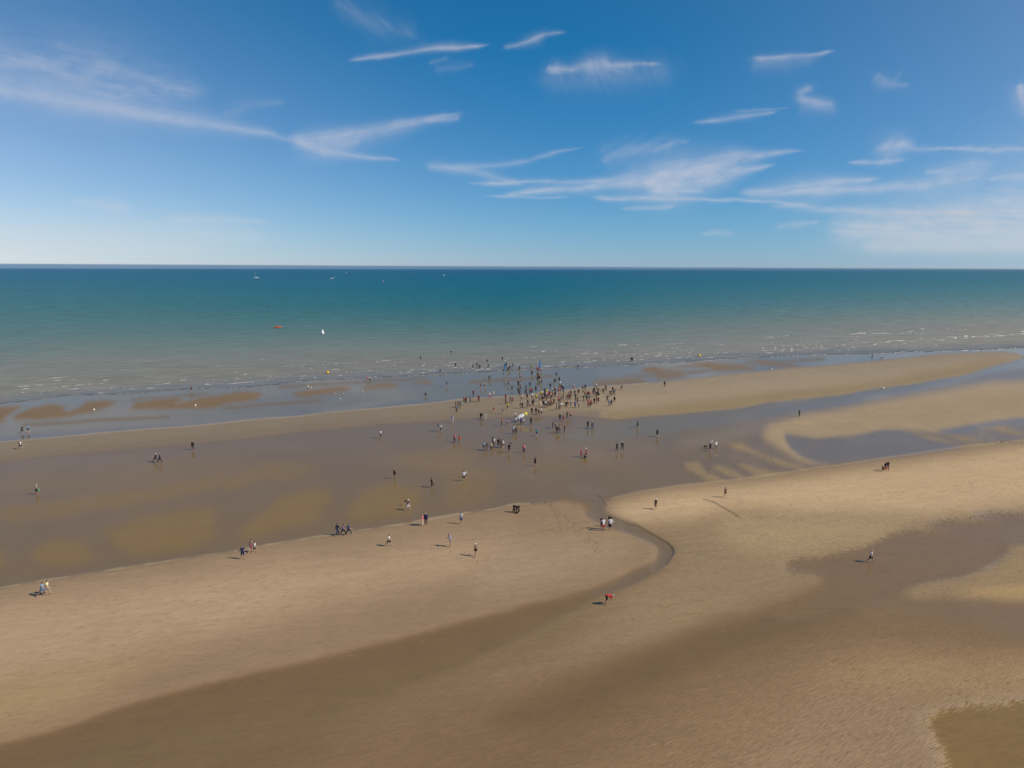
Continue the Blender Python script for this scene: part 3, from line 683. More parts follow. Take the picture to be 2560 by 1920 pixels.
for z, pts in ((LZ, [(500, 292, 210, 7), (495, 315, 80, 6), (340, 355, 120, 7), (210, 366, 140, 7), (225, 387, 90, 8), (915, 313, 45, 8), (1580, 312, 60, 7), (690, 355, 100, 5), (560, 366, 70, 4), (635, 305, 40, 5), (650, 390, 110, 4), (1310, 380, 60, 4), (1140, 388, 50, 4), (870, 422, 70, 4), (1440, 343, 60, 4), (780, 348, 40, 4), (880, 342, 30, 4), (2040, 242, 50, 5), (2120, 264, 40, 7), (2050, 302, 40, 5), (1800, 350, 90, 3), (2080, 335, 220, 4), (200, 420, 40, 4), (960, 380, 40, 3)]),
                (R5, [(1335, 300, 60, 14), (1480, 290, 190, 12), (620, 338, 60, 12), (200, 420, 90, 12), (1640, 370, 50, 9), (1220, 458, 100, 9), (890, 485, 50, 12), (705, 543, 80, 9), (70, 552, 80, 12), (260, 583, 50, 12), (780, 594, 60, 8), (1890, 487, 150, 12), (1750, 497, 90, 9), (1940, 446, 80, 10), (2130, 374, 70, 14), (2150, 335, 60, 9), (2130, 500, 60, 8), (1310, 566, 70, 6), (40, 384, 60, 10), (30, 600, 60, 8), (760, 323, 30, 8), (620, 440, 180, 5), (1440, 485, 30, 5), (1500, 518, 30, 5)]),
                (R1, [(2130, 130, 90, 14), (880, 346, 70, 9), (500, 372, 110, 12), (215, 455, 170, 12), (430, 222, 40, 9), (55, 374, 70, 12), (60, 500, 60, 10), (1240, 390, 50, 10), (1000, 448, 160, 9), (1180, 440, 130, 8), (1070, 432, 60, 8), (1690, 360, 50, 12), (1640, 340, 40, 10), (1530, 372, 50, 9), (610, 405, 100, 6), (1470, 285, 60, 5), (2160, 384, 120, 6), (920, 425, 40, 8), (1180, 425, 50, 8)]),
                (R2, [(1800, 14, 180, 12), (1740, 12, 50, 14), (1310, 162, 90, 16), (400, 132, 80, 14), (620, 118, 30, 9), (990, 223, 70, 12), (740, 312, 130, 12), (500, 382, 190, 7), (1285, 288, 90, 11), (1170, 312, 160, 7), (1455, 284, 30, 12), (1015, 322, 40, 9), (760, 350, 70, 7), (1650, 132, 30, 9), (1160, 122, 30, 7), (1635, 193, 30, 9), (1580, 245, 40, 9), (1980, 262, 50, 10), (2105, 268, 90, 10), (1700, 298, 90, 7), (1840, 288, 50, 8), (1985, 176, 30, 8), (2090, 210, 50, 5), (1120, 165, 160, 6), (700, 370, 90, 5)]),
                (RA, [(280, 70, 50, 12), (110, 32, 30, 12), (50, 38, 30, 9), (580, 150, 60, 10), (590, 190, 50, 9), (180, 210, 70, 12), (380, 242, 140, 9), (1010, 158, 40, 9), (1075, 150, 50, 12), (1190, 148, 60, 14), (1235, 142, 16, 12), (950, 225, 210, 9), (1490, 180, 40, 9), (1850, 76, 70, 11), (1860, 118, 70, 10), (2060, 62, 60, 11), (2050, 100, 40, 9), (1960, 155, 90, 7), (210, 255, 70, 7), (540, 240, 40, 6), (640, 252, 40, 6), (20, 220, 60, 8), (80, 198, 80, 8)]),
                (RL, [(20, 147, 26, 7), (62, 240, 30, 7), (60, 258, 20, 5), (140, 252, 20, 6), (130, 269, 30, 7), (205, 246, 40, 6), (205, 264, 60, 7), (325, 240, 30, 7), (460, 227, 34, 7), (430, 230, 10, 7), (655, 214, 30, 6), (770, 117, 160, 4), (820, 116, 60, 8), (960, 116, 140, 4), (1025, 117, 50, 8), (1330, 76, 30, 8), (760, 170, 12, 8), (840, 193, 12, 8), (935, 210, 76, 7), (965, 192, 16, 7), (1045, 187, 110, 6), (1125, 178, 60, 10), (1160, 176, 40, 6), (1250, 187, 30, 7), (1424, 160, 16, 8), (1330, 168, 30, 5), (1500, 172, 70, 5), (1590, 148, 70, 9), (1710, 140, 70, 8), (1700, 157, 70, 6), (1800, 145, 90, 7), (1875, 138, 50, 9), (1960, 127, 40, 9), (2030, 137, 90, 7), (2120, 128, 40, 8), (2190, 118, 60, 8), (2200, 98, 60, 5), (1620, 158, 50, 6), (480, 250, 70, 4), (740, 237, 40, 4), (590, 220, 20, 5), (1390, 183, 30, 4), (1180, 200, 40, 4), (20, 285, 60, 4)])):
    for (x, y, lx, ty) in pts:
        (uu, vv), = z([(x, y)])
        s = s3 if z in (LZ, RL) else s7
        foam(uu, vv, lx * s * 0.95, max(0.9, ty * s * 0.62))
for k in range(80):
    uu = rng.rand() * 2700 - 70
    base = np.interp(uu, shoreu, shorev)
    vv = base - 3 - abs(rng.randn()) * 22
    foam(uu, vv, 3 + rng.rand() * 7 + (rng.rand() < .15) * 12, 0.4 + rng.rand() * 0.4, 0.06)
for k in range(26):
    uu = rng.rand() * 2600; base = np.interp(uu, shoreu, shorev); v0_ = base - 6 - rng.rand() * 42; q = rng.randint(3, 9)
    for j in range(q):      # broken lines along one crest
        foam(uu + j * 16 + rng.randn() * 3, v0_ + (np.interp(uu + j * 16, shoreu, shorev) - base) + rng.randn() * .7, 5 + rng.rand() * 11, 0.35 + rng.rand() * 0.35, 0.05)
uu = -60.0
while uu < 2640:        # the lacy line where the last wave runs out
    uu += 5 + rng.rand() * 9
    if rng.rand() < .12: uu += 14; continue
    ve_ = np.interp(uu, shoreu, shorev) + 5
    for _ in range(2):
        ex_, ey_ = ground(uu, ve_); ve_ = np.interp(uu, shoreu, shorev) + 5 + 4 * float(fbm(np.array([ex_ / 14]), np.array([ey_ / 20]), 62, 3)[0])
    foam(uu, ve_ - .6, 9 + rng.rand() * 7, 0.55 + rng.rand() * .5, 0.05)
fo = mesh_obj('sea_foam', FV_, FF_, mat('foam', (0.62, 0.61, 0.58), 0.9, 0.15, 3))
tag(fo, 'white crests of small waves breaking along the shore', 'foam', kind='stuff')

# ------------------------------------------------------------------ cirrus: thin sheets of ice cloud 7 km up
CLOUD_Z = 7000.0
def seg_field(X, Y, pts):
    """distance to a centre line and position along it; pts = (u, v, half width)"""
    best = np.full(X.shape, 1e9); along = np.zeros(X.shape); hw = np.ones(X.shape)
    L_ = 0
    tot = sum(math.hypot(pts[i + 1][0] - pts[i][0], pts[i + 1][1] - pts[i][1]) for i in range(len(pts) - 1))
    side = np.zeros(X.shape)
    for i in range(len(pts) - 1):
        xa, ya, wa = pts[i]; xb, yb, wb = pts[i + 1]
        dx, dy = xb - xa, yb - ya; l = math.hypot(dx, dy)
        tt = np.clip(((X - xa) * dx + (Y - ya) * dy) / (l * l), 0, 1)
        d = np.hypot(X - xa - tt * dx, Y - ya - tt * dy)
        ww = wa + (wb - wa) * tt
        q = d / ww
        b = q < best
        best = np.where(b, q, best); along = np.where(b, (L_ + tt * l) / tot, along)
        side = np.where(b, (-(X - xa) * dy + (Y - ya) * dx) / l, side)
        L_ += l
    return best, along, side

cm = bpy.data.materials.new('cirrus')
t, N, L, P = nodes(cm)
t.nodes.remove(P)
ca = N('Attribute', attribute_name='veil')
tl = N('BsdfTranslucent'); tl.inputs['Color'].default_value = (0.82, 0.82, 0.85, 1)
dfc = N('BsdfDiffuse'); dfc.inputs['Color'].default_value = (0.5, 0.5, 0.5, 1)
add = N('MixShader'); add.inputs[0].default_value = 0.1; L(tl.outputs[0], add.inputs[1]); L(dfc.outputs[0], add.inputs[2])
trc = N('BsdfTransparent'); mxc = N('MixShader')
L(ca.outputs['Fac'], mxc.inputs[0]); L(trc.outputs[0], mxc.inputs[1]); L(add.outputs[0], mxc.inputs[2])
L(mxc.outputs[0], t.nodes['Material Output'].inputs['Surface'])

def cloud(label, strokes, seed, alt=0.0, step=2.5):
    """strokes: (points, peak opacity, edge softness, fibre angle in degrees, fibre strength, skew)"""
    allp = [p for s_ in strokes for p in s_[0]]
    m_ = max(p[2] for p in allp) * 3.4 + 8
    u0 = max(-160, min(p[0] for p in allp) - m_); u1 = min(2720, max(p[0] for p in allp) + m_)
    v0 = max(-120, min(p[1] for p in allp) - m_); v1 = min(650, max(p[1] for p in allp) + m_)
    X, Y = np.meshgrid(np.arange(u0, u1, step), np.arange(v0, v1, step))
    Xw = X + 10 * fbm(X / 90, Y / 50, seed + 80, 3); Yw = Y + 7 * fbm(X / 90, Y / 50, seed + 83, 3)
    keepv = np.ones(X.shape)
    for pts, op, soft, ang, fib, skew in strokes:
        d, al, side = seg_field(Xw, Yw, pts)
        d = np.where(side > 0, d / (1 + skew), d * (1 + skew)) if skew > 0 else np.where(side < 0, d / (1 - skew), d * (1 - skew))
        ends = sstep(0, 0.12, al + 0.03) * sstep(0, 0.14, 1.04 - al)
        a_ = (0.44 * np.exp(-(d ** 2) * soft * .75) + 0.38 * np.exp(-(d ** 2) * soft * .17)) * ends
        c_, s_ = math.cos(R(ang)), math.sin(R(ang))
        p_ = X * c_ + Y * s_; q_ = -X * s_ + Y * c_
        f1 = fbm(p_ / 110, q_ / 9, seed + 90, 4, .6); f2 = fbm(p_ / 30, q_ / 16, seed + 95, 4)
        a_ = a_ * np.clip(1 + fib * (f1 * 1.15 + f2 * 1.0), 0.02, 1.8) * op
        keepv = keepv * (1 - np.clip(a_, 0, 0.95))
    den = (1 - keepv) * 0.80
    e = np.minimum.reduce([(X - u0) / 12, (u1 - X) / 12, (Y - v0) / 12 if v0 > -119 else X * 0 + 1, (v1 - Y) / 30])
    if u0 <= -159: e = np.minimum((u1 - X) / 12, np.minimum((v1 - Y) / 30, (Y - v0) / 12 if v0 > -119 else X * 0 + 1))
    if u1 >= 2719: e = np.minimum(np.clip((X - u0) / 12, 0, 1), np.minimum((v1 - Y) / 30, (Y - v0) / 12 if v0 > -119 else X * 0 + 1))
    den = den * np.clip(e, 0, 1)
    cx, cy = ground(X, Y, CLOUD_Z + alt)
    o = grid_mesh('cirrus_cloud', cx, cy, 0 * cx + CLOUD_Z + alt, {'veil': den}, den > 0.006)
    o.data.materials.append(cm)
    o.visible_shadow = True
    return tag(o, label, 'cloud', 'thin cirrus clouds')
T = s6

SLs = lambda p: [(x * T, y * T, w_ * T) for x, y, w_ in p]                  # left half of the sky
SRs = lambda p: [(1280 + x * T, y * T, w_ * T) for x, y, w_ in p]           # right half
cloud('long pale streak of cirrus sloping down from the left edge', [
    (SLs([(-260, 370, 30), (0, 395, 26), (300, 445, 30), (600, 495, 24), (850, 532, 20), (1100, 568, 12), (1300, 610, 5)]), .42, 1.3, 9, .25, 0),
    (SLs([(-200, 330, 40), (200, 370, 50), (500, 440, 50), (800, 500, 30), (1000, 540, 16)]), .14, 1.2, 12, .4, 0)], 1)
cloud('faint broad veil of cirrus above the left streak', [
    (SLs([(-200, 250, 60), (60, 250, 50), (300, 300, 80), (500, 350, 80), (700, 380, 50), (900, 395, 16)]), .24, 1.4, 10, .7, 0),
    (SLs([(230, 180, 10), (400, 230, 16), (520, 300, 30)]), .12, 1.2, 30, .5, 0),
    (SLs([(960, 500, 20), (1080, 450, 20), (1230, 440, 8)]), .13, 1.3, -20, .5, 0)], 4, 40)
cloud('bright V shaped cirrus with an upswept tip left of centre', [
    (SLs([(1230, 600, 8), (1350, 600, 26), (1500, 580, 26), (1650, 555, 18), (1800, 522, 12), (1920, 498, 9), (1985, 488, 6)]), .48, 1.2, -9, .3, .3),
    (SLs([(1250, 615, 10), (1350, 640, 14), (1450, 662, 12), (1600, 682, 7), (1740, 695, 3)]), .42, 1.2, 12, .3, 0),
    (SLs([(1380, 625, 26), (1480, 620, 20), (1560, 608, 8)]), .25, 1.4, 5, .3, 0),
    (SLs([(1840, 520, 6), (1950, 515, 8), (1985, 500, 6)]), .3, 1.2, -15, .5, 0)], 7, 80)
cloud('thin feathered cirrus line near the top centre', [
    (SLs([(1500, 262, 4), (1640, 245, 7), (1740, 226, 7), (1860, 214, 9), (1960, 206, 9), (2060, 198, 6), (2110, 190, 3)]), .5, 1.3, -7, .4, -.2)], 10, 20)
cloud('small slanting wisp at the top just right of centre', [
    (SRs([(-30, 212, 5), (40, 195, 9), (110, 172, 14), (150, 150, 10), (240, 142, 4)]), .34, 1.3, -20, .6, 0)], 12, 10)
cloud('fuzzy cirrus patch with vertical fall streaks at top right of centre', [
    (SRs([(150, 305, 9), (200, 300, 12), (260, 302, 8), (340, 280, 20), (390, 272, 22), (430, 288, 10), (540, 278, 8), (650, 282, 5)]), .42, 1.3, 72, .35, 0),
    (SRs([(120, 345, 30), (250, 350, 34), (400, 330, 40), (560, 325, 34), (700, 300, 34)]), .14, 1.2, 70, .4, 0),
    (SRs([(300, 300, 14), (420, 300, 22), (520, 296, 14)]), .2, 1.2, 20, .5, 0),
    (SRs([(160, 285, 10), (185, 300, 16), (180, 320, 12)]), .35, 1.3, 80, .4, 0)], 14, 30)
cloud('short horizontal wisp in the upper right sky', [
    (SRs([(1030, 246, 9), (1130, 248, 12), (1220, 240, 9), (1330, 232, 5), (1400, 222, 3)]), .42, 1.3, -4, .4, .5),
    (SRs([(1020, 280, 26), (1200, 275, 26), (1320, 262, 10)]), .09, 1.3, 60, .6, 0)], 16, 30)
cloud('hook shaped wisp in the upper right sky', [
    (SRs([(1300, 365, 10), (1255, 395, 12), (1260, 425, 13), (1320, 440, 13), (1390, 450, 10)]), .38, 1.2, 15, .3, 0),
    (SRs([(1250, 440, 24), (1320, 462, 22), (1400, 472, 14)]), .18, 1.3, 15, .6, 0)], 18, 20)
cloud('small faint smudge of cirrus near the upper right corner', [
    (SRs([(1560, 320, 14), (1600, 355, 18), (1650, 365, 12), (1710, 368, 7)]), .26, 1.2, 20, .6, 0),
    (SRs([(1640, 350, 6), (1690, 300, 6)]), .1, 1.3, -50, .6, 0)], 20, 20)
cloud('slim rising wisp right of centre', [
    (SRs([(780, 535, 4), (880, 516, 8), (960, 506, 9), (1060, 494, 7), (1150, 482, 3)]), .42, 1.3, -9, .4, 0),
    (SRs([(960, 480, 3), (1100, 471, 4), (1210, 468, 2)]), .22, 1.3, -4, .4, 0)], 22, 20)
cloud('faint ragged wisp above the bright central cirrus', [
    (SRs([(380, 690, 26), (500, 655, 26), (600, 635, 22), (700, 612, 12), (770, 606, 6)]), .24, 1.3, -30, .8, 0)], 24, 30)
cloud('bright fan shaped cirrus over the middle right horizon', [
    (SRs([(-80, 850, 3), (60, 830, 9), (250, 815, 12), (420, 800, 16), (560, 780, 34), (700, 745, 42), (850, 710, 34), (980, 672, 20), (1100, 665, 9), (1260, 655, 3)]), .58, 1.1, -12, .35, 0),
    (SRs([(560, 800, 30), (680, 800, 40), (820, 775, 34), (960, 740, 20), (1060, 722, 9), (1140, 712, 4)]), .55, 1.1, -12, .35, 0),
    (SRs([(-120, 790, 6), (100, 783, 6), (250, 782, 7), (430, 783, 6)]), .42, 1.2, 2, .5, 0),
    (SRs([(600, 825, 14), (720, 832, 10), (840, 828, 6)]), .35, 1.2, 3, .4, 0)], 26, 50)
cloud('two converging faint streaks near the centre of the sky', [
    (SLs([(1840, 718, 8), (2000, 735, 14), (2120, 760, 12), (2240, 785, 5)]), .3, 1.2, 8, .4, 0),
    (SLs([(1850, 722, 8), (2000, 722, 10), (2140, 708, 9), (2290, 692, 6), (2400, 665, 6), (2520, 638, 2)]), .3, 1.2, -8, .4, 0),
    (SLs([(2020, 800, 2), (2120, 793, 6), (2260, 790, 6)]), .28, 1.2, -2, .5, 0),
    (SLs([(2090, 848, 2), (2200, 846, 3), (2460, 852, 2)]), .35, 1.2, 0, .3, 0)], 30, 60)
cloud('thin straight cirrus line low over the right horizon', [
    (SRs([(360, 850, 6), (480, 852, 7), (620, 858, 7), (740, 862, 6), (860, 866, 4), (1080, 872, 3)]), .55, 1.2, 2, .4, 0),
    (SRs([(480, 896, 4), (560, 900, 8), (640, 898, 7), (710, 886, 3)]), .4, 1.2, 0, .4, 0),
    (SRs([(880, 858, 2), (1000, 864, 4), (1160, 876, 4), (1300, 884, 2)]), .3, 1.2, 3, .4, 0)], 33, 30)
cloud('cirrus tuft on a thin line towards the right edge', [
    (SRs([(1550, 660, 12), (1620, 640, 28), (1680, 628, 24), (1760, 650, 9), (1900, 642, 4), (1990, 640, 9), (2080, 650, 10), (2260, 642, 5)]), .44, 1.2, -25, .5, 0),
    (SRs([(1450, 700, 3), (1580, 696, 9), (1700, 688, 5)]), .4, 1.2, -3, .4, 0)], 35, 30)
cloud('long layered cirrus bands low on the right', [
    (SRs([(980, 832, 8), (1150, 830, 22), (1300, 810, 26), (1440, 784, 14), (1590, 776, 5)]), .5, 1.1, -8, .35, 0),
    (SRs([(1100, 840, 8), (1350, 825, 12), (1600, 812, 12), (1780, 800, 22), (1900, 765, 30), (2000, 730, 22), (2100, 700, 10)]), .42, 1.1, -10, .5, 0),
    (SRs([(1780, 745, 8), (1900, 735, 12), (2000, 715, 10)]), .3, 1.2, -12, .5, 0),
    (SRs([(1130, 892, 5), (1250, 897, 12), (1500, 908, 12), (1750, 918, 12), (2050, 918, 10)]), .5, 1.1, 3, .45, 0),
    (SRs([(2050, 770, 4), (2140, 762, 8), (2300, 758, 8)]), .35, 1.2, -2, .4, 0)], 38, 60)
cloud('pale milky veil low in the right corner of the sky', [
    (SRs([(1350, 1010, 30), (1700, 980, 60), (2000, 960, 80), (2300, 900, 110), (2500, 880, 130)]), .62, 1.0, 2, .35, 0),
    (SRs([(1500, 1080, 40), (1900, 1060, 60), (2400, 1040, 70)]), .5, 1.1, 0, .25, 0),
    (SRs([(1140, 980, 6), (1240, 975, 10), (1330, 962, 5)]), .3, 1.2, -4, .5, 0),
    (SRs([(1460, 985, 8), (1560, 980, 10), (1700, 990, 10)]), .28, 1.2, 4, .5, 0)], 42, 90)
cloud('bright cloud tip cut off by the right edge', [
    (SRs([(2200, 360, 12), (2205, 410, 22), (2230, 450, 26), (2290, 500, 20)]), .5, 1.1, 70, .5, 0)], 45, 20)
cloud('faint low streak above the left horizon', [
    (SLs([(300, 862, 3), (400, 875, 14), (500, 895, 20), (580, 905, 10)]), .26, 1.2, 8, .4, 0),
    (SLs([(700, 950, 8), (850, 948, 14), (1000, 958, 12), (1180, 965, 4)]), .26, 1.2, 3, .4, 0),
    (SLs([(-260, 1000, 60), (300, 1000, 50), (800, 1010, 40), (1200, 1030, 16)]), .30, 1.1, 2, .2, 0),
    (SLs([(-260, 1090, 50), (300, 1090, 45), (900, 1090, 26)]), .28, 1.1, 0, .15, 0)], 48, 30)
cloud('very faint veil at the top left of centre', [
    (SLs([(1440, -20, 26), (1520, 50, 30), (1640, 110, 40), (1800, 160, 26)]), .12, 1.3, 40, .6, 0),
    (SLs([(1850, 268, 6), (1930, 245, 6)]), .18, 1.3, -20, .5, 0),
    (SLs([(1880, 300, 14), (1980, 285, 16), (2050, 275, 8)]), .09, 1.3, -10, .6, 0)], 51, 30)
cloud('short wisp low in the middle of the right sky', [
    (SRs([(820, 1016, 5), (890, 1006, 9), (960, 1008, 5)]), .3, 1.2, -2, .5, 0)], 54, 30)

# ------------------------------------------------------------------ the air
hv = bpy.data.materials.new('haze')
hv.use_nodes = True
ht = hv.node_tree
for n in list(ht.nodes): ht.nodes.remove(n)
ho = ht.nodes.new('ShaderNodeOutputMaterial'); pv = ht.nodes.new('ShaderNodeVolumePrincipled')
pv.inputs['Color'].default_value = (0.72, 0.85, 1.0, 1)
pv.inputs['Density'].default_value = HAZE
pv.inputs['Anisotropy'].default_value = 0.0
ht.links.new(pv.outputs[0], ho.inputs['Volume'])
yf = float(QY.max()) + 300
xf = float(abs(QX).max()) + 300
bmh = bmesh.new(); bmesh.ops.create_cube(bmh, size=1)
xs = max(xf, float(abs(EX).max()) + 100)
ym = min(float(EY.min()), -400) - 60; yM = max(yf, float(EY.max()) + 100)
for v_ in bmh.verts:
    v_.co = Vector((v_.co.x * 2 * xs, (ym + yM) / 2 + v_.co.y * (yM - ym), 17 + v_.co.z * 46))
meh = bpy.data.meshes.new('haze'); bmh.to_mesh(meh)
hz_o = bpy.data.objects.new('haze', meh); COL.objects.link(hz_o); meh.materials.append(hv)
tag(hz_o, 'thin sea haze', 'haze', kind='stuff')

# ------------------------------------------------------------------ people
V3 = Vector
def ring_tube(V, F, pts, radii, side=None, n=10, cap=True):
    """a closed tapering tube through pts; radii are (rx, ry) pairs; rx lies along `side`"""
    b = len(V); m = len(pts); P_ = [V3(p) for p in pts]
    side = V3(side) if side is not None else None
    rings = []
    for i in range(m):
        t_ = (P_[min(i + 1, m - 1)] - P_[max(i - 1, 0)]).normalized()
        s_ = side if side is not None else V3((1, 0, 0))
        x_ = (s_ - t_ * s_.dot(t_))
        if x_.length < 1e-3: x_ = V3((0, 1, 0)) - t_ * t_.y
        x_.normalize(); y_ = t_.cross(x_)
        rings.append((P_[i], x_, y_, t_, radii[i]))
    full = []
    if cap:
        p, x_, y_, t_, r = rings[0]; k = min(r)
        full += [(p - t_ * k * .75, x_, y_, t_, (r[0] * .55, r[1] * .55)), (p - t_ * k * .35, x_, y_, t_, (r[0] * .88, r[1] * .88))]
    full += rings
    if cap:
        p, x_, y_, t_, r = rings[-1]; k = min(r)
        full += [(p + t_ * k * .35, x_, y_, t_, (r[0] * .88, r[1] * .88)), (p + t_ * k * .75, x_, y_, t_, (r[0] * .55, r[1] * .55))]
    for p, x_, y_, t_, r in full:
        for j in range(n):
            a = 2 * math.pi * j / n
            V.append(p + x_ * (r[0] * math.cos(a)) + y_ * (r[1] * math.sin(a)))
    for i in range(len(full) - 1):
        for j in range(n):
            a = b + i * n + j; c = b + i * n + (j + 1) % n
            F.append((a, c, c + n, a + n))
    F.append(tuple(b + j for j in range(n))[::-1])
    e = b + (len(full) - 1) * n
    F.append(tuple(e + j for j in range(n)))

def ellipsoid(V, F, c, r, M=None, seg=14, rg=10, fn=None):
    b = len(V); c = V3(c)
    for i in range(1, rg):
        th = math.pi * i / rg
        for j in range(seg):
            ph = 2 * math.pi * j / seg
            p = V3((math.sin(th) * math.cos(ph), math.sin(th) * math.sin(ph), math.cos(th)))
            if fn: p = fn(p)
            q = V3((p.x * r[0], p.y * r[1], p.z * r[2]))
            V.append(c + (M @ q if M else q))
    top = len(V); q = V3((0, 0, 1)); q = fn(q) if fn else q; q = V3((q.x * r[0], q.y * r[1], q.z * r[2])); V.append(c + (M @ q if M else q))
    bot = len(V); q = V3((0, 0, -1)); q = fn(q) if fn else q; q = V3((q.x * r[0], q.y * r[1], q.z * r[2])); V.append(c + (M @ q if M else q))
    for i in range(rg - 2):
        for j in range(seg):
            a = b + i * seg + j; d = b + i * seg + (j + 1) % seg
            F.append((a, a + seg, d + seg, d))
    for j in range(seg):
        F.append((top, b + j, b + (j + 1) % seg))
        e = b + (rg - 2) * seg
        F.append((bot, e + (j + 1) % seg, e + j))

def fuse(name, V, F, voxel, smooth=3):
    """melt the overlapping pieces into one continuous skin"""
    me = bpy.data.meshes.new(name)
    me.from_pydata([tuple(v) for v in V], [], F); me.validate()
    o = bpy.data.objects.new(name, me); COL.objects.link(o)
    rm = o.modifiers.new('r', 'REMESH'); rm.mode = 'VOXEL'; rm.voxel_size = voxel; rm.use_smooth_shade = True
    if smooth:
        s_ = o.modifiers.new('s', 'SMOOTH'); s_.factor = .5; s_.iterations = smooth
    dg = bpy.context.evaluated_depsgraph_get()
    new = bpy.data.meshes.new_from_object(o.evaluated_get(dg), depsgraph=dg)
    new.name = name
    bpy.data.objects.remove(o); bpy.data.meshes.remove(me)
    new.polygons.foreach_set('use_smooth', [True] * len(new.polygons))
    return new

POSES = {   # lean, (hip, knee, spread) left / right, (forward, out, elbow, inward twist of forearm) left / right, head nod
    'standing':            dict(lean=2, L=(1, 2, 5), Rr=(-1, 2, 5), A=(4, 9, 14, 0), B=(2, 9, 12, 0)),
    'standing at ease':    dict(lean=-2, L=(8, 12, 7), Rr=(-3, 2, 4), A=(6, 12, 30, 20), B=(-4, 12, 20, 10)),
    'walking':             dict(lean=5, L=(27, 8, 2), Rr=(-20, 24, 2), A=(-22, 8, 22, 0), B=(24, 8, 30, 0)),
    'striding':            dict(lean=8, L=(38, 14, 2), Rr=(-30, 18, 2), A=(-34, 10, 30, 0), B=(36, 10, 40, 0)),
    'walking, one foot raised': dict(lean=7, L=(14, 6, 3), Rr=(-16, 52, 2), A=(-16, 10, 45, 10), B=(20, 10, 55, 20)),
    'hands on hips':       dict(lean=-2, L=(0, 2, 9), Rr=(-2, 2, 9), A=(-22, 38, 95, 62), B=(-22, 38, 95, 62)),
    'arms folded':         dict(lean=-1, L=(2, 2, 7), Rr=(-1, 2, 6), A=(26, 10, 92, 62), B=(22, 10, 96, 62)),
    'both arms raised to the head': dict(lean=0, L=(2, 2, 6), Rr=(-2, 2, 6), A=(120, 42, 95, 40), B=(120, 42, 95, 40)),
    'both arms held out':  dict(lean=4, L=(5, 6, 8), Rr=(-5, 6, 8), A=(8, 68, 18, 0), B=(8, 72, 14, 0)),
    'pointing':            dict(lean=0, L=(2, 2, 6), Rr=(-3, 2, 6), A=(2, 10, 14, 0), B=(84, 12, 6, 0)),
    'looking down':        dict(lean=8, L=(2, 4, 5), Rr=(-1, 3, 5), A=(26, 8, 82, 34), B=(26, 8, 86, 34), nod=34),
    'bending down':        dict(lean=98, L=(8, 16, 9), Rr=(-4, 14, 8), A=(96, 6, 8, 0), B=(88, 4, 12, 0), nod=-10),
    'crouching':           dict(lean=38, L=(112, 132, 12), Rr=(96, 128, 10), A=(62, 10, 26, 10), B=(58, 10, 30, 10), nod=6),
}
def fk(p):
    J = {}
    lean = R(p['lean'])
    Mt = Matrix.Rotation(-lean, 3, 'X')
    J['pel'] = V3((0, 0, 0))
    J['waist'] = Mt @ V3((0, 0, .14)); J['chest'] = Mt @ V3((0, .01, .33)); J['neck'] = Mt @ V3((0, -.005, .50))
    Mh = Matrix.Rotation(-lean * .75 - R(p.get('nod', 4)), 3, 'X')
    J['head'] = J['neck'] + Mh @ V3((0, .03, .155)); J['Mh'] = Mh; J['Mt'] = Mt
    for s, kl, ka in ((-1, 'L', 'A'), (1, 'Rr', 'B')):
        h, k, ab = [R(q) for q in p[kl]]
        hip = V3((s * .09, 0, -.03)); S = 'l' if s < 0 else 'r'
        Mx = Matrix.Rotation(s * -ab, 3, 'Y') @ Matrix.Rotation(h, 3, 'X')
        kn = hip + Mx @ V3((0, 0, -.43))
        Mk = Matrix.Rotation(s * -ab, 3, 'Y') @ Matrix.Rotation(h - k, 3, 'X')
        an = kn + Mk @ V3((0, 0, -.41))
        fa = max(-R(35), min(R(15), (h - k) * .45))
        Mf = Matrix.Rotation(s * R(-8), 3, 'Z') @ Matrix.Rotation(fa, 3, 'X')
        J['hip' + S], J['knee' + S], J['ank' + S] = hip, kn, an
        J['heel' + S] = an + Mf @ V3((0, -.05, -.045)); J['ball' + S] = an + Mf @ V3((s * .008, .12, -.062)); J['toe' + S] = an + Mf @ V3((s * .01, .185, -.066))
        f, o_, e, tw = [R(q) for q in p[ka]]
        sh = Mt @ V3((s * .175, -.005, .465))
        Ma = Mt @ Matrix.Rotation(s * -o_, 3, 'Y') @ Matrix.Rotation(f, 3, 'X')
        el = sh + Ma @ V3((0, 0, -.29))
        Me = Ma @ Matrix.Rotation(s * tw, 3, 'Z') @ Matrix.Rotation(e, 3, 'X')
        wr = el + Me @ V3((0, 0, -.25))
        J['sh' + S], J['el' + S], J['wr' + S], J['Me' + S] = sh, el, wr, Me
    low = min(J[k + s].z - .035 for k in ('heel', 'ball', 'toe') for s in 'lr')
    low = min(low, min(J['ank' + s].z - .07 for s in 'lr'))
    for k, v in J.items():
        if isinstance(v, Vector): v.z -= low
    return J

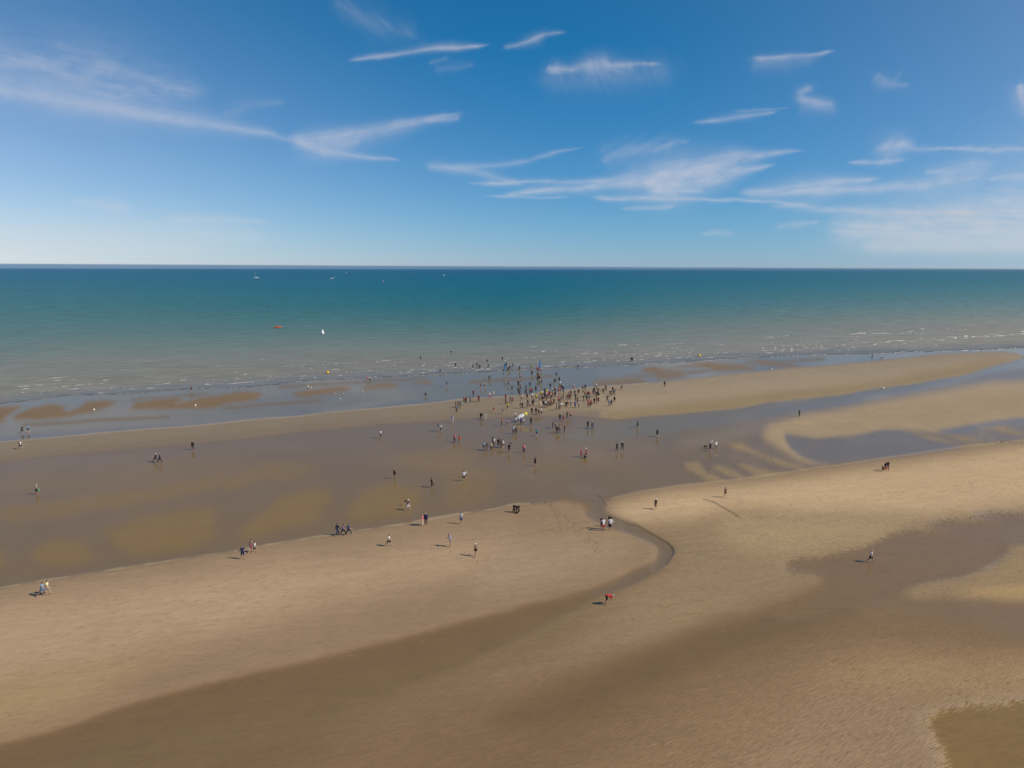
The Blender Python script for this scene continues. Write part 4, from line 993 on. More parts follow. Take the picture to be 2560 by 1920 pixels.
def body_mesh(J, female=False):
    V, F = [], []
    X = J['Mt'] @ V3((1, 0, 0))
    hipw, wst, cst = (.165, .118, .142) if female else (.152, .132, .158)
    pel = J['pel']; up = (J['waist'] - pel).normalized()
    ring_tube(V, F, [pel - up * .075, pel - up * .01, pel + up * .07, J['waist'], J['waist'].lerp(J['chest'], .5), J['chest'], J['chest'].lerp(J['neck'], .55), J['neck'] - up * .02],
              [(hipw * .82, .085), (hipw, .108), (hipw * .94, .104), (wst, .09), (cst * .95, .10), (cst, .112), (cst * .93, .10), (.075, .065)], X, 14)
    ring_tube(V, F, [J['shl'], J['neck'] - J['Mt'] @ V3((0, 0, .05)), J['shr']], [(.055, .055), (.075, .07), (.055, .055)], J['Mt'] @ V3((0, 1, 0)), 10)
    nk = J['neck']; ring_tube(V, F, [nk - up * .04, nk.lerp(J['head'], .7)], [(.06, .058), (.052, .055)], X, 10)
    def face(p):
        q = p.copy()
        if q.z < 0: q.x *= 1 + .28 * q.z; q.y *= 1 + .12 * q.z
        if q.y > .3 and abs(q.x) < .5: q.y += .03
        if q.y > .55 and .0 < q.z < .3 and .18 < abs(q.x) < .6: q.y -= .12     # eye sockets
        if q.y > .5 and -.75 < q.z < -.45 and abs(q.x) < .4: q.y += .08        # mouth and chin
        return q
    Mh = J['Mh']; hd = J['head']
    ellipsoid(V, F, hd, (.076, .094, .116), Mh, 16, 12, face)
    ring_tube(V, F, [hd + Mh @ V3((0, .088, .02)), hd + Mh @ V3((0, .112, -.024))], [(.010, .010), (.016, .014)], Mh @ V3((1, 0, 0)), 6)
    for s in (-1, 1):
        ellipsoid(V, F, hd + Mh @ V3((s * .078, -.006, -.005)), (.012, .02, .03), Mh, 8, 6)
    for s, S in ((-1, 'l'), (1, 'r')):
        hp, kn, an = J['hip' + S], J['knee' + S], J['ank' + S]
        ring_tube(V, F, [hp + V3((0, 0, .03)), hp.lerp(kn, .3), hp.lerp(kn, .7), kn, kn.lerp(an, .28), kn.lerp(an, .62), an],
                  [(.088, .094), (.083, .088), (.066, .07), (.055, .058), (.054, .06), (.042, .045), (.034, .038)], (1, 0, 0), 12)
        ring_tube(V, F, [J['heel' + S], an.lerp(J['ball' + S], .5) - V3((0, 0, .006)), J['ball' + S], J['toe' + S]], [(.033, .032), (.038, .034), (.046, .024), (.036, .016)], (1, 0, 0), 10)
        sh, el, wr, Me = J['sh' + S], J['el' + S], J['wr' + S], J['Me' + S]
        ring_tube(V, F, [sh, sh.lerp(el, .3), el, el.lerp(wr, .3), wr], [(.052, .054), (.045, .048), (.036, .038), (.036, .038), (.024, .028)], (1, 0, 0), 10)
        ring_tube(V, F, [wr + Me @ V3((0, 0, -.01)), wr + Me @ V3((0, .004, -.05)), wr + Me @ V3((0, .008, -.088))], [(.016, .028), (.017, .040), (.014, .041)], Me @ V3((1, 0, 0)), 8)
        for q, (yy, ln) in enumerate(((.031, .072), (.011, .08), (-.010, .075), (-.029, .06))):
            a0 = wr + Me @ V3((0, yy, -.088)); a1 = a0 + Me @ V3((-s * .010, 0, -ln * .5)); a2 = a1 + Me @ V3((-s * .028, 0, -ln * .42))
            ring_tube(V, F, [a0, a1, a2], [(.0088, .0088), (.0084, .0084), (.0075, .0075)], None, 6)
        t0 = wr + Me @ V3((0, .026, -.03)); t1 = t0 + Me @ V3((-s * .014, .028, -.03)); t2 = t1 + Me @ V3((-s * .014, .01, -.03))
        ring_tube(V, F, [t0, t1, t2], [(.011, .011), (.010, .010), (.0085, .0085)], None, 6)
    return fuse('body', V, F, .0085, 2)

def torso_tube(V, F, J, g, low=-.10, female=False, flare=0.0, top=True):
    X = J['Mt'] @ V3((1, 0, 0)); pel = J['pel']; up = (J['waist'] - pel).normalized()
    hipw, wst, cst = (.165, .122, .145) if female else (.155, .138, .16)
    pts = [pel + up * low, pel, J['waist'], J['waist'].lerp(J['chest'], .5), J['chest'], J['chest'].lerp(J['neck'], .55)]
    rad = [(hipw + g + flare, .108 + g + flare), (hipw + g, .110 + g), (wst + g * 1.5, .094 + g * 1.3), (cst + g, .104 + g), (cst + g, .116 + g), (cst * .93 + g, .10 + g)]
    if top: pts.append(J['neck'] - up * .03); rad.append((.082 + g, .07 + g))
    ring_tube(V, F, pts, rad, X, 14)
    if top: ring_tube(V, F, [J['shl'], J['neck'] - J['Mt'] @ V3((0, 0, .055)), J['shr']], [(.056 + g, .056 + g), (.078 + g, .074 + g), (.056 + g, .056 + g)], J['Mt'] @ V3((0, 1, 0)), 10)

def sleeve(V, F, J, S, g, reach):
    sh, el, wr = J['sh' + S], J['el' + S], J['wr' + S]
    if reach <= 1: ring_tube(V, F, [sh, sh.lerp(el, reach * .6), sh.lerp(el, reach)], [(.056 + g, .058 + g), (.05 + g, .052 + g), (.047 + g * 1.4, .05 + g * 1.4)], (1, 0, 0), 10)
    else: ring_tube(V, F, [sh, sh.lerp(el, .5), el, el.lerp(wr, .4), el.lerp(wr, .93)], [(.056 + g, .058 + g), (.048 + g, .05 + g), (.04 + g, .042 + g), (.038 + g, .04 + g), (.029 + g, .032 + g)], (1, 0, 0), 10)

def leg_tube(V, F, J, S, g, reach, loose=1.0):
    hp, kn, an = J['hip' + S], J['knee' + S], J['ank' + S]
    if reach <= 1: ring_tube(V, F, [hp + V3((0, 0, .04)), hp.lerp(kn, reach * .5), hp.lerp(kn, reach)], [(.092 + g, .1 + g), (.088 + g, .094 + g), (.08 + g * 1.5, .085 + g * 1.5)], (1, 0, 0), 12)
    else: ring_tube(V, F, [hp + V3((0, 0, .04)), hp.lerp(kn, .5), kn, kn.lerp(an, .3), kn.lerp(an, .62), kn.lerp(an, .95)], [(.092 + g, .1 + g), (.078 + g, .082 + g), (.058 + g * loose, .062 + g * loose), (.057 + g * loose, .063 + g * loose), (.045 + g * loose, .05 + g * loose), (.038 + g * loose, .042 + g * loose)], (1, 0, 0), 12)

def seat_tube(V, F, J, g):
    X = J['Mt'] @ V3((1, 0, 0)); pel = J['pel']; up = (J['waist'] - pel).normalized()
    ring_tube(V, F, [pel - up * .085, pel - up * .01, pel + up * .075, pel + up * .12], [(.13 + g, .09 + g), (.158 + g, .113 + g), (.15 + g, .106 + g), (.142 + g, .1 + g)], X, 14)

def garment(J, kind, female=False):
    V, F = [], []
    if kind == 'wetsuit':
        torso_tube(V, F, J, .008, -.08, female); seat_tube(V, F, J, .006)
        for S in 'lr': sleeve(V, F, J, S, .006, 2); leg_tube(V, F, J, S, .007, 2)
    elif kind == 't_shirt':
        torso_tube(V, F, J, .018, -.055, female, .008)
        for S in 'lr': sleeve(V, F, J, S, .014, .62)
    elif kind == 'jacket':
        torso_tube(V, F, J, .030, -.065, female, .012)
        for S in 'lr': sleeve(V, F, J, S, .020, 2)
    elif kind == 'vest':
        torso_tube(V, F, J, .012, -.05, female)
    elif kind == 'swimsuit':
        torso_tube(V, F, J, .007, -.07, female); seat_tube(V, F, J, .006)
    elif kind == 'dress':
        torso_tube(V, F, J, .012, -.06, female)
        pel = J['pel']; k = (J['kneel'] + J['kneer']) / 2
        ring_tube(V, F, [pel + V3((0, 0, .06)), pel.lerp(k, .45), pel.lerp(k, .85)], [(.165, .125), (.19, .16), (.225, .2)], (1, 0, 0), 16)
    elif kind == 'skirt':
        seat_tube(V, F, J, .014); pel = J['pel']; k = (J['kneel'] + J['kneer']) / 2
        ring_tube(V, F, [pel + V3((0, 0, .04)), pel.lerp(k, .4), pel.lerp(k, .75)], [(.168, .125), (.185, .15), (.205, .175)], (1, 0, 0), 16)
    elif kind == 'shorts':
        seat_tube(V, F, J, .014)
        for S in 'lr': leg_tube(V, F, J, S, .014, .72)
    elif kind == 'trunks':
        seat_tube(V, F, J, .009)
        for S in 'lr': leg_tube(V, F, J, S, .007, .36)
    elif kind == 'trousers':
        seat_tube(V, F, J, .014)
        for S in 'lr': leg_tube(V, F, J, S, .016, 2, 1.3)
    elif kind == 'tights':
        seat_tube(V, F, J, .008)
        for S in 'lr': leg_tube(V, F, J, S, .007, 2)
    elif kind in ('hair', 'cap', 'sun_hat', 'long_hair'):
        Mh = J['Mh']; hd = J['head']
        def shell(p):
            q = p.copy()
            if q.z < -.15: q.z = -.15 - (.28 if q.y < .2 else .0) * min(1, (-q.z - .15))
            if q.y > .45 and q.z < .35: q.y = .45
            return q
        g = 1.09 if kind in ('hair', 'long_hair') else 1.13
        ellipsoid(V, F, hd + Mh @ V3((0, -.008, .012)), (.078 * g, .094 * g, .116 * g), Mh, 14, 10, shell)
        if kind == 'long_hair': ring_tube(V, F, [hd + Mh @ V3((0, -.06, -.02)), J['neck'] + J['Mt'] @ V3((0, -.085, .02)), J['chest'] + J['Mt'] @ V3((0, -.125, .06))], [(.07, .045), (.075, .04), (.05, .02)], Mh @ V3((1, 0, 0)), 8)
        if kind == 'cap': ring_tube(V, F, [hd + Mh @ V3((0, .05, .055)), hd + Mh @ V3((0, .15, .045))], [(.07, .012), (.055, .008)], Mh @ V3((1, 0, 0)), 8)
        if kind == 'sun_hat':
            ellipsoid(V, F, hd + Mh @ V3((0, 0, .05)), (.19, .19, .018), Mh, 18, 6)
        return fuse(kind, V, F, .012, 2)
    elif kind == 'backpack':
        Mt = J['Mt']; c = J['chest'] + Mt @ V3((0, -.20, -.07))
        ellipsoid(V, F, c, (.15, .095, .23), Mt, 14, 10, lambda p: V3((max(-.85, min(.85, p.x * 1.1)), max(-.85, min(.85, p.y * 1.1)), max(-.9, min(.95, p.z)))))
        for s in (-1, 1):
            ring_tube(V, F, [c + Mt @ V3((s * .09, .06, .18)), J['neck'] + Mt @ V3((s * .10, .01, -.015)), J['chest'] + Mt @ V3((s * .12, .135, -.02)), c + Mt @ V3((s * .12, .1, -.15))], [(.022, .01)] * 4, Mt @ V3((1, 0, 0)), 6)
    return fuse(kind, V, F, .016, 3)

CLOTH = dict(k=('black', (.012, .012, .014)), n=('navy', (.016, .024, .085)), w=('white', (.72, .72, .73)), g=('grey', (.24, .24, .26)), r=('red', (.55, .03, .035)),
             p=('pink', (.72, .16, .24)), y=('yellow', (.68, .58, .03)), b=('blue', (.025, .06, .26)), c=('light blue', (.22, .34, .48)), t=('teal', (.01, .24, .30)),
             o=('orange', (.50, .17, .06)), u=('purple', (.13, .06, .26)), e=('beige', (.62, .50, .38)), m=('maroon', (.20, .025, .04)), v=('dark green', (.015, .06, .035)),
             d=('denim', (.09, .15, .26)), l=('lilac', (.33, .32, .50)), q=('turquoise', (.10, .45, .48)), h=('brown', (.12, .07, .045)), a=('coral', (.55, .22, .18)),
             f=('pale yellow', (.75, .66, .40)), x=('dark grey', (.06, .06, .065)), i=('pale grey', (.50, .50, .52)))
TOPS = dict(T=('t_shirt', 'T-shirt'), J=('jacket', 'long-sleeved jacket'), V=('vest', 'sleeveless top'))
SOLO = dict(D=('dress', 'dress'), X=('swimsuit', 'swimsuit'), W=('wetsuit', 'wetsuit'))
BOTS = dict(S=('shorts', 'shorts'), P=('trousers', 'trousers'), K=('skirt', 'skirt'), B=('trunks', 'swim trunks'), L=('tights', 'leggings'))
SKIN = [mat('skin', (.42, .24, .17), .55, .06, 20), mat('skin_tanned', (.30, .16, .11), .55, .06, 20), mat('skin_fair', (.52, .32, .24), .55, .06, 20)]
HAIR = dict(k=mat('hair_dark', (.018, .012, .009), .6, .3, 60), b=mat('hair_fair', (.35, .24, .12), .6, .3, 60), g=mat('hair_grey', (.42, .41, .40), .6, .3, 60), h=mat('hair_brown', (.07, .035, .02), .6, .3, 60))
def cloth(c, sheen=False):
    nm, rgb = CLOTH[c]
    return mat(('neoprene_' if sheen else 'cloth_') + nm.replace(' ', '_'), rgb, .38 if sheen else .82, .14, 9)
_J, _B, _G = {}, {}, {}
def get_J(pose):
    if pose not in _J: _J[pose] = fk(POSES[pose])
    return _J[pose]
def get_body(pose, fem):
    if (pose, fem) not in _B: _B[pose, fem] = body_mesh(get_J(pose), fem)
    return _B[pose, fem]
def get_g(pose, kind, fem):
    fem = fem and kind not in ('hair', 'cap', 'sun_hat', 'backpack', 'long_hair')
    if (pose, kind, fem) not in _G: _G[pose, kind, fem] = garment(get_J(pose), kind, fem)
    return _G[pose, kind, fem]

def part(name, me, material, parent):
    """one piece of a person; pieces of the same pose share their mesh, the material sits on the object"""
    o = bpy.data.objects.new(name, me); COL.objects.link(o); o.parent = parent
    if not me.materials: me.materials.append(material)
    o.material_slots[0].link = 'OBJECT'; o.material_slots[0].material = material
    return o

prng = random.Random(5)
PEOPLE = []
def art(colour): return colour

def parse(code):
    """'Tw.Sk.cw' -> garments: top, bottom, headgear; returns parts and words"""
    garments, words, hat = [], [], None
    hair = 'k'; extra = []
    for tok in code.split('.'):
        k, c = tok[0], tok[1:]
        if k in TOPS: garments.append((TOPS[k][0], cloth(c))); words.append(CLOTH[c][0] + ' ' + TOPS[k][1])
        elif k in SOLO: garments.append((SOLO[k][0], cloth(c, k == 'W'))); words.append(CLOTH[c][0] + ' ' + SOLO[k][1])
        elif k in BOTS: garments.append((BOTS[k][0], cloth(c))); words.append(CLOTH[c][0] + ' ' + BOTS[k][1])
        elif k == 'c': hat = ('cap', cloth(c), CLOTH[c][0] + ' cap')
        elif k == 's': hat = ('sun_hat', cloth(c), CLOTH[c][0] + ' sun hat')
        elif k == 'h': hair = c
        elif k == 'l': extra.append('long_hair'); hair = c
        elif k == 'p': extra.append(('backpack', c))
    return garments, words, hat, hair, extra

FACE = {'t': 180, 'a': 0, 'l': 90, 'r': -90, 'tl': 140, 'tr': -140, 'al': 40, 'ar': -40}
SHORT = {'walking, one foot raised': 'walking', 'standing at ease': 'standing', 'both arms raised to the head': 'arms raised', 'both arms held out': 'arms held out'}
NWORDS = {}
def person(u, v, code='Wk', pose='standing', face=None, where='', s=1.0, sink=0.0, fem=False, label=None, group='people on the beach'):
    x, y = ground(u, v); x, y = float(x), float(y)
    z = sand_height(u, v)
    if sink > 0: z = -sink * s
    x, y = ground(u, v, z if sink <= 0 else 0.0)
    deg = FACE[face] if face in FACE else (face if isinstance(face, (int, float)) else prng.choice([0, 40, -40, 90, -90, 140, -140, 180]))
    e = empty('person', (float(x), float(y), z), R(deg + prng.uniform(-14, 14)), s * prng.uniform(.96, 1.04))
    gar, words, hat, hair, extra = parse(code)
    part('body', get_body(pose, fem), SKIN[prng.choice([0, 0, 1, 2, 2])], e)
    for kind, m_ in gar: part(kind, get_g(pose, kind, fem), m_, e)
    if hat: part(hat[0], get_g(pose, hat[0], fem), hat[1], e)
    if not hat or 'long_hair' in extra:
        part('hair', get_g(pose, 'long_hair' if 'long_hair' in extra else 'hair', fem), HAIR[hair], e)
    for q in extra:
        if isinstance(q, tuple): part('backpack', get_g(pose, 'backpack', fem), cloth(q[1]), e)
    if not label:
        wd = ' and '.join(words) if words else 'no top'
        if not any(t[0] in 'TJVDXW' for t in code.split('.')): wd = 'bare chested, ' + (wd or '')
        else: wd = 'in ' + wd
        PEOPLE.append((e, u, v, wd, (' with ' + hat[2]) if hat else '', SHORT.get(pose, pose), where, s < .85))
        e['label'] = ''
    else: e['label'] = label
    e['category'] = 'person'; e['group'] = group
    return e

ORD = ['leftmost', 'second', 'third', 'fourth', 'fifth', 'sixth', 'seventh', 'eighth', 'ninth', 'tenth', 'eleventh', 'twelfth', 'thirteenth', 'fourteenth', 'fifteenth', 'sixteenth', 'seventeenth', 'eighteenth', 'nineteenth', 'twentieth']
def finish_labels():
    """short labels first; detail is added only where two people would share one"""
    def base(r, lvl):
        e, u, v, wd, hatw, pose, where, child = r
        who = 'child ' if child else 'person '
        wd = wd.replace('long-sleeved jacket', 'jacket').replace('sleeveless top', 'vest')
        t = who + wd.strip()
        if lvl >= 1: t += hatw
        if lvl >= 2: t += ', ' + pose
        return t + (', ' + where if where else '')
    lab = {}
    for r in PEOPLE:
        lab[r[0].name] = base(r, 2 if r[4] == '' else 1)
        if len(lab[r[0].name].split()) > 13: lab[r[0].name] = base(r, 1)
    groups = {}
    for r in PEOPLE: groups.setdefault(lab[r[0].name], []).append(r)
    for t_, rs in groups.items():
        if len(rs) == 1: rs[0][0]['label'] = t_; continue
        rs.sort(key=lambda r: r[1])
        n = len(rs)
        for i, r in enumerate(rs):
            w_ = ORD[i] if i < len(ORD) else ORD[-1]
            if n > 2 and i == n - 1: o_ = 'rightmost'
            elif n == 2: o_ = ('left', 'right')[i] + ' of two'
            elif i == 0: o_ = 'leftmost'
            else: o_ = w_ + ' from left'
            full = t_.split()
            r[0]['label'] = (t_ if len(full) <= 12 else ' '.join(full[:1]) + t_[len(full[0]):]) + ', ' + o_
    seen = {}
    for r in PEOPLE:
        l_ = r[0]['label']
        if len(l_.split()) > 16: print('LONG', len(l_.split()), l_)
        if l_ in seen: print('DUP', l_)
        seen[l_] = 1

def block(fn, where, rows):
    """rows: (x, y, outfit, pose[, facing[, extra keywords]])"""
    for r in rows:
        (u, v), = fn([(r[0], r[1])])
        kw = dict(r[5]) if len(r) > 5 else {}
        wh = kw.pop('where', where)
        person(u, v, r[2], PZ[r[3]], r[4] if len(r) > 4 else None, wh, **kw)
PZ = dict(s='standing', e='standing at ease', w='walking', W='striding', f='walking, one foot raised', h='hands on hips', x='arms folded', u='both arms raised to the head', o='both arms held out', p='pointing', d='looking down', b='bending down', c='crouching')
K = dict
R3 = lambda p: Z(1130, 1020, s7, p)
R4 = lambda p: Z(1400, 1000, s7, p)
d_ = 100 / 2212
D1 = lambda p: Z(1300, 955, d_, p)
D2 = lambda p: Z(1350, 955, d_, p)
D3 = lambda p: Z(1410, 950, d_, p)
D4 = lambda p: Z(1460, 950, d_, p)
D5 = lambda p: Z(1240, 930, d_, p)
D6 = lambda p: Z(1240, 995, d_, p)

# in the sea
block(R1, 'out in the waves', [(540, 150, 'Wk', 's', 'a', K(sink=.75)), (12, 262, 'Wk', 'o', 't', K(sink=.45)), (1160, 305, 'Wk.cw', 's', 'a', K(sink=.7)), (465, 312, 'Bm', 'w', 'l', K(sink=.55))])
block(R5, 'far out left', [(903, 228, 'Wk.cw', 'o', 'l', K(sink=1.05))])
block(RL, 'far out right', [])
person(2430.7, 792.5, 'Wk', 'standing', 'a', '', sink=1.1, label='lone dark swimmer far out in the calm sea near the right edge', group='people in the sea')
block(R1, 'at the breakers', [(615, 395, 'Wk.cw', 's', 'a', K(sink=.15)), (348, 500, 'Wk', 'w', 'r', K(sink=.1)), (725, 470, 'Tw.Sk', 'h', 'a', K(sink=.2)), (912, 415, 'Wk.cm', 'w', 'r', K(sink=.2)),
      (985, 385, 'Wk', 'o', 'a', K(sink=.45)), (1020, 425, 'Wk', 'f', 'r', K(sink=.15)), (1036, 415, 'Wk.cg', 'W', 'r', K(sink=.2)), (1180, 408, 'Wk.cg', 'w', 'r', K(sink=.15)), (1425, 283, 'Wk', 'e', 't', K(sink=.25)),
      (1495, 395, 'Wk', 'e', 'a', K(sink=.1)), (1603, 402, 'Wk', 'w', 'r', K(sink=.1)), (1550, 445, 'Wk', 's', 'a', K(sink=.05)), (1518, 482, 'Wk', 'h', 't'), (1717, 460, 'Wk', 's', 'a'),
      (1912, 442, 'Wk', 's', 'r'), (1937, 448, 'Ty.Lk', 'p', 'r'), (1935, 545, 'Wk.cw', 's', 'a'), (2022, 475, 'Ta.Lk', 's', 'a'), (2048, 485, 'Tr.Lk', 's', 'a'), (2095, 485, 'Tw.Lk', 's', 'a')])
block(R2, 'at the breakers', [(1919, 300, 'Wk', 's', 'a', K(sink=.05)), (1942, 302, 'Wk', 's', 'a', K(sink=.05)), (993, 405, 'Wk', 'b', 'r', K(s=1.0, sink=.35))])
# wet trough in front of the bar
block(R1, 'in the wet trough', [(1730, 602, 'Ta.Sk', 'w', 'r'), (2037, 585, 'Wk', 'h', 't'), (2030, 640, 'Wk', 's', 'a'), (2062, 638, 'Wk', 's', 't'), (2065, 690, 'Tw.Lk', 'd', 'r'), (2100, 697, 'Vm.Lk', 's', 'a'),
      (460, 735, 'Jn.Kn.cw', 'p', 'r'), (1187, 625, 'Jk.Pk.cw', 's', 'r'), (1213, 635, 'Wk', 'e', 'l'), (1050, 770, 'Bk', 'h', 'a'), (1120, 768, 'Bn', 'h', 't'),
      (1480, 718, 'Tw.Sk', 's', 'r', K(s=.72)), (1525, 722, 'Vm.Lk', 'W', 'r'), (1587, 802, 'Wk', 'w', 'r'), (1697, 720, 'Wk.cw', 'e', 't'), (1708, 742, 'Wk', 'w', 'l'),
      (1735, 802, 'Vm.Lv', 's', 'a'), (1697, 858, 'Wk', 'o', 't'), (1720, 893, 'Wk.cg', 'd', 'r'), (1830, 785, 'Wk', 'w', 'r'), (1897, 748, 'Wk', 'o', 't'), (2001, 822, 'Jv.Pk', 'e', 'a'),
      (1828, 873, 'Wk', 'x', 't'), (1903, 866, 'To.Pd', 'o', 't'), (1930, 863, 'Tm.Pn', 's', 'a'), (922, 907, 'Tm.Lk', 's', 'a'), (1203, 938, 'Tw.Pr', 'x', 't'), (1265, 914, 'Te.Be', 's', 'a')])
person(*R1([(90, 907)])[0], 'Wk.cw', 'bending down', 'r', label='person in black bending down in the shallow trough, left of the crowd')
block(R2, 'in the wet trough', [(627, 572, 'Wk.cc', 's', 'a'), (678, 662, 'Wk', 's', 'a'), (692, 735, 'Tw.Sk', 'f', 'a'), (596, 694, 'Wk', 'e', 'a'), (522, 775, 'Wn', 's', 't'), (930, 787, 'Ti.Sp', 's', 'a')])
# left half of the bar
block(R1, 'bar left of crowd', [(765, 1012, 'Ta.Pk', 's', 't'), (795, 1012, 'Tm.Pk', 's', 't'), (868, 1018, 'Wk', 's', 'l'), (997, 1000, 'Tr.Sp', 's', 'r'), (1018, 998, 'Wk', 'x', 't'),
      (617, 1098, 'Wk', 's', 'r'), (657, 1100, 'Tx.Lk', 'x', 'r'), (692, 1098, 'Tk.Lk.hg', 'x', 'l'), (730, 1108, 'Ti.Sd', 'e', 'l'), (633, 1182, 'Tc.Pk', 'e', 'a'),
      (1483, 1042, 'Wk', 'f', 'l'), (1437, 1212, 'Tg.Sg', 'w', 'a')])
person(*R1([(1272, 1178)])[0], 'Tr.Sr', 'striding', 'tl', s=.86, label='person in bright red top and shorts running alone on the bar')
person(*R1([(1480, 970)])[0], 'Tm.Sm', 'walking', 'a', label='person in maroon top and shorts walking at the water edge left of the crowd')
person(*R1([(1520, 1134)])[0], 'Ty.Sh', 'standing', 'a', label='person in yellow T-shirt and brown shorts, apart in front of the crowd')
block(R1, 'left end of crowd', [(1555, 1008, 'Wk', 's', 'r'), (1585, 1030, 'Vx.Sk', 'x', 'l'), (1605, 1027, 'Tm.Sk', 's', 'l'), (1755, 978, 'Je.Sh', 'e', 'a'), (1852, 958, 'Wk', 's', 'a'),
      (1730, 1112, 'Wk.ck', 's', 'r'), (1768, 1118, 'Wk', 'e', 't'), (1850, 1102, 'Tx.Pk', 's', 'r'), (1862, 1062, 'Vk.Lk.sw', 's', 't'), (1899, 1112, 'Tl.Sn', 'w', 'l'), (1943, 1074, 'Wk.cg', 's', 'a'), (1965, 1042, 'Wk', 'x', 'l'), (1938, 952, 'Tw.Lk', 's', 'a'), (2008, 973, 'Ty.Sh', 's', 'a')])
CR = 'in the dense crowd'
block(D1, CR, [(1150, 800, 'Jy.Lh', 's', 't'), (1245, 790, 'Tw.Ln', 's', 'a'), (1060, 1075, 'Vu.Sk', 's', 'l'), (1100, 1100, 'Je.Se', 's', 'a'), (1060, 1290, 'Vm.Lh', 's', 'r'), (1100, 1370, 'Te.Se', 'w', 'a'),
      (1475, 700, 'Jy.Lh', 's', 'a'), (1350, 660, 'Wn', 's', 't'), (1345, 890, 'Vv.Lk', 'e', 'l'), (1240, 1110, 'Wk', 's', 'a'), (1400, 910, 'Tk.Lk', 'x', 't'), (1475, 870, 'Tw.Sk', 'e', 'r'), (1560, 860, 'Tr.Ln', 's', 'a'),
      (1530, 970, 'Wn', 's', 'l'), (1435, 1110, 'Wk.cg', 'd', 'r'), (1300, 1360, 'Jn.Pk', 's', 't'), (1400, 1410, 'Tw.Sk', 'e', 'a'), (1495, 1430, 'Vu.Lk', 's', 'r'), (1555, 1440, 'Vx.Sh', 's', 'l'), (1640, 1400, 'Vh.Lk', 'e', 't'),
      (1700, 1290, 'Vn.Lk', 's', 'r'), (1770, 1330, 'Va.Lk', 's', 'a'), (1870, 1250, 'Wk', 'h', 't'), (1700, 1060, 'Wk.cw', 's', 'l'), (1720, 915, 'Lk', 's', 'a'), (1640, 850, 'Vh.Sh', 's', 't'), (1790, 870, 'Vh.Lh', 's', 'a'),
      (1925, 850, 'Wk', 's', 'a'), (1790, 600, 'Tw.Ln', 'x', 'r'), (1910, 540, 'Lk', 'o', 'a'), (1950, 700, 'Wk', 'w', 'l')])
block(D2, CR, [(1035, 640, 'Tp.Lk', 's', 'a'), (1180, 460, 'Wk', 's', 't'), (1130, 575, 'Tp.Lk', 's', 'l'), (1285, 520, 'Wk.cw', 's', 'a'), (1300, 690, 'Wk', 'e', 'l'), (1060, 810, 'Lh', 's', 'r'), (965, 850, 'Ti.Si', 'x', 'l'),
      (1030, 1150, 'Tp.Lk', 'e', 'a'), (1110, 1190, 'Wk', 's', 'r'), (1210, 1030, 'Wk', 's', 'l'), (1310, 1010, 'Wk', 's', 'r'), (1325, 1130, 'Be', 's', 'a'), (1510, 960, 'Lk', 's', 'a'), (1590, 900, 'Jn.Pk', 's', 'r'),
      (1640, 980, 'Vm.Lm.cw', 's', 'a'), (1700, 820, 'Wk', 'h', 't'), (1690, 920, 'Tk.Lk', 's', 'l'), (1925, 780, 'Wk', 'd', 'a'), (2120, 720, 'Wk.cg', 's', 'a'), (1960, 1000, 'Wk', 'h', 't'), (1980, 1160, 'Tx.Sx', 's', 'l')])
FR = 'front row of crowd'
block(D2, FR, [(1440, 1440, 'Wk', 's', 'a'), (1550, 1340, 'Ta.Sk', 's', 'a'), (1700, 1330, 'Tc.Pk', 's', 'r'), (2070, 1170, 'Wk', 'h', 'l'), (1940, 1440, 'Tb.Lk', 's', 'a'), (2140, 1430, 'Tc.Pn', 's', 'l'), (1190, 1470, 'Tw.Sm', 'w', 'a'), (1062, 1530, 'Tg.Pk', 'e', 'a'), (892, 1570, 'Wk', 's', 'r')])
block(R1, FR, [(1933, 1214, 'Wk', 's', 't'), (2003, 1218, 'Wk', 'e', 'a'), (2050, 1224, 'Lk', 'e', 'a'), (2097, 1232, 'Vi.Sk.cw', 'w', 'a')])
RE = 'right end of crowd'
block(D3, RE, [(1130, 935, 'Wk', 's', 'r'), (1210, 945, 'Ta.Lk', 's', 'l'), (1290, 930, 'To.Lk', 's', 'a'), (1400, 955, 'Tr.Pn', 's', 'a'), (1230, 1140, 'Wk', 's', 'r'), (1285, 1085, 'Tc.Sk.cw', 's', 'a', K(s=.8)), (1385, 1195, 'Wk.cw', 's', 'l'), (1340, 960, 'Vv.Lk', 'e', 't'),
      (1070, 1180, 'Wk', 'e', 'r'), (1350, 1515, 'Tp.Lk', 'e', 'a'), (1460, 1495, 'Vm.Lk', 's', 'a'), (1520, 1400, 'Tr.Lk.hg', 's', 'l'), (1300, 1320, 'Ta.Sp', 's', 'r'), (1610, 840, 'Wk', 'h', 't'), (1660, 720, 'Wk', 's', 'a'),
      (1715, 900, 'Wk', 's', 'r'), (1780, 950, 'Wk.cw', 's', 'l'), (1870, 960, 'Jv.Sk', 'h', 'a'), (1870, 760, 'Wk', 'o', 't'), (1965, 905, 'Wk', 'c', 'l'), (1670, 1335, 'Jk.Pk.hg', 'e', 'a'), (1790, 1290, 'Wk', 'p', 'r'), (1900, 1300, 'Tm.Sm.hg', 's', 'a')])
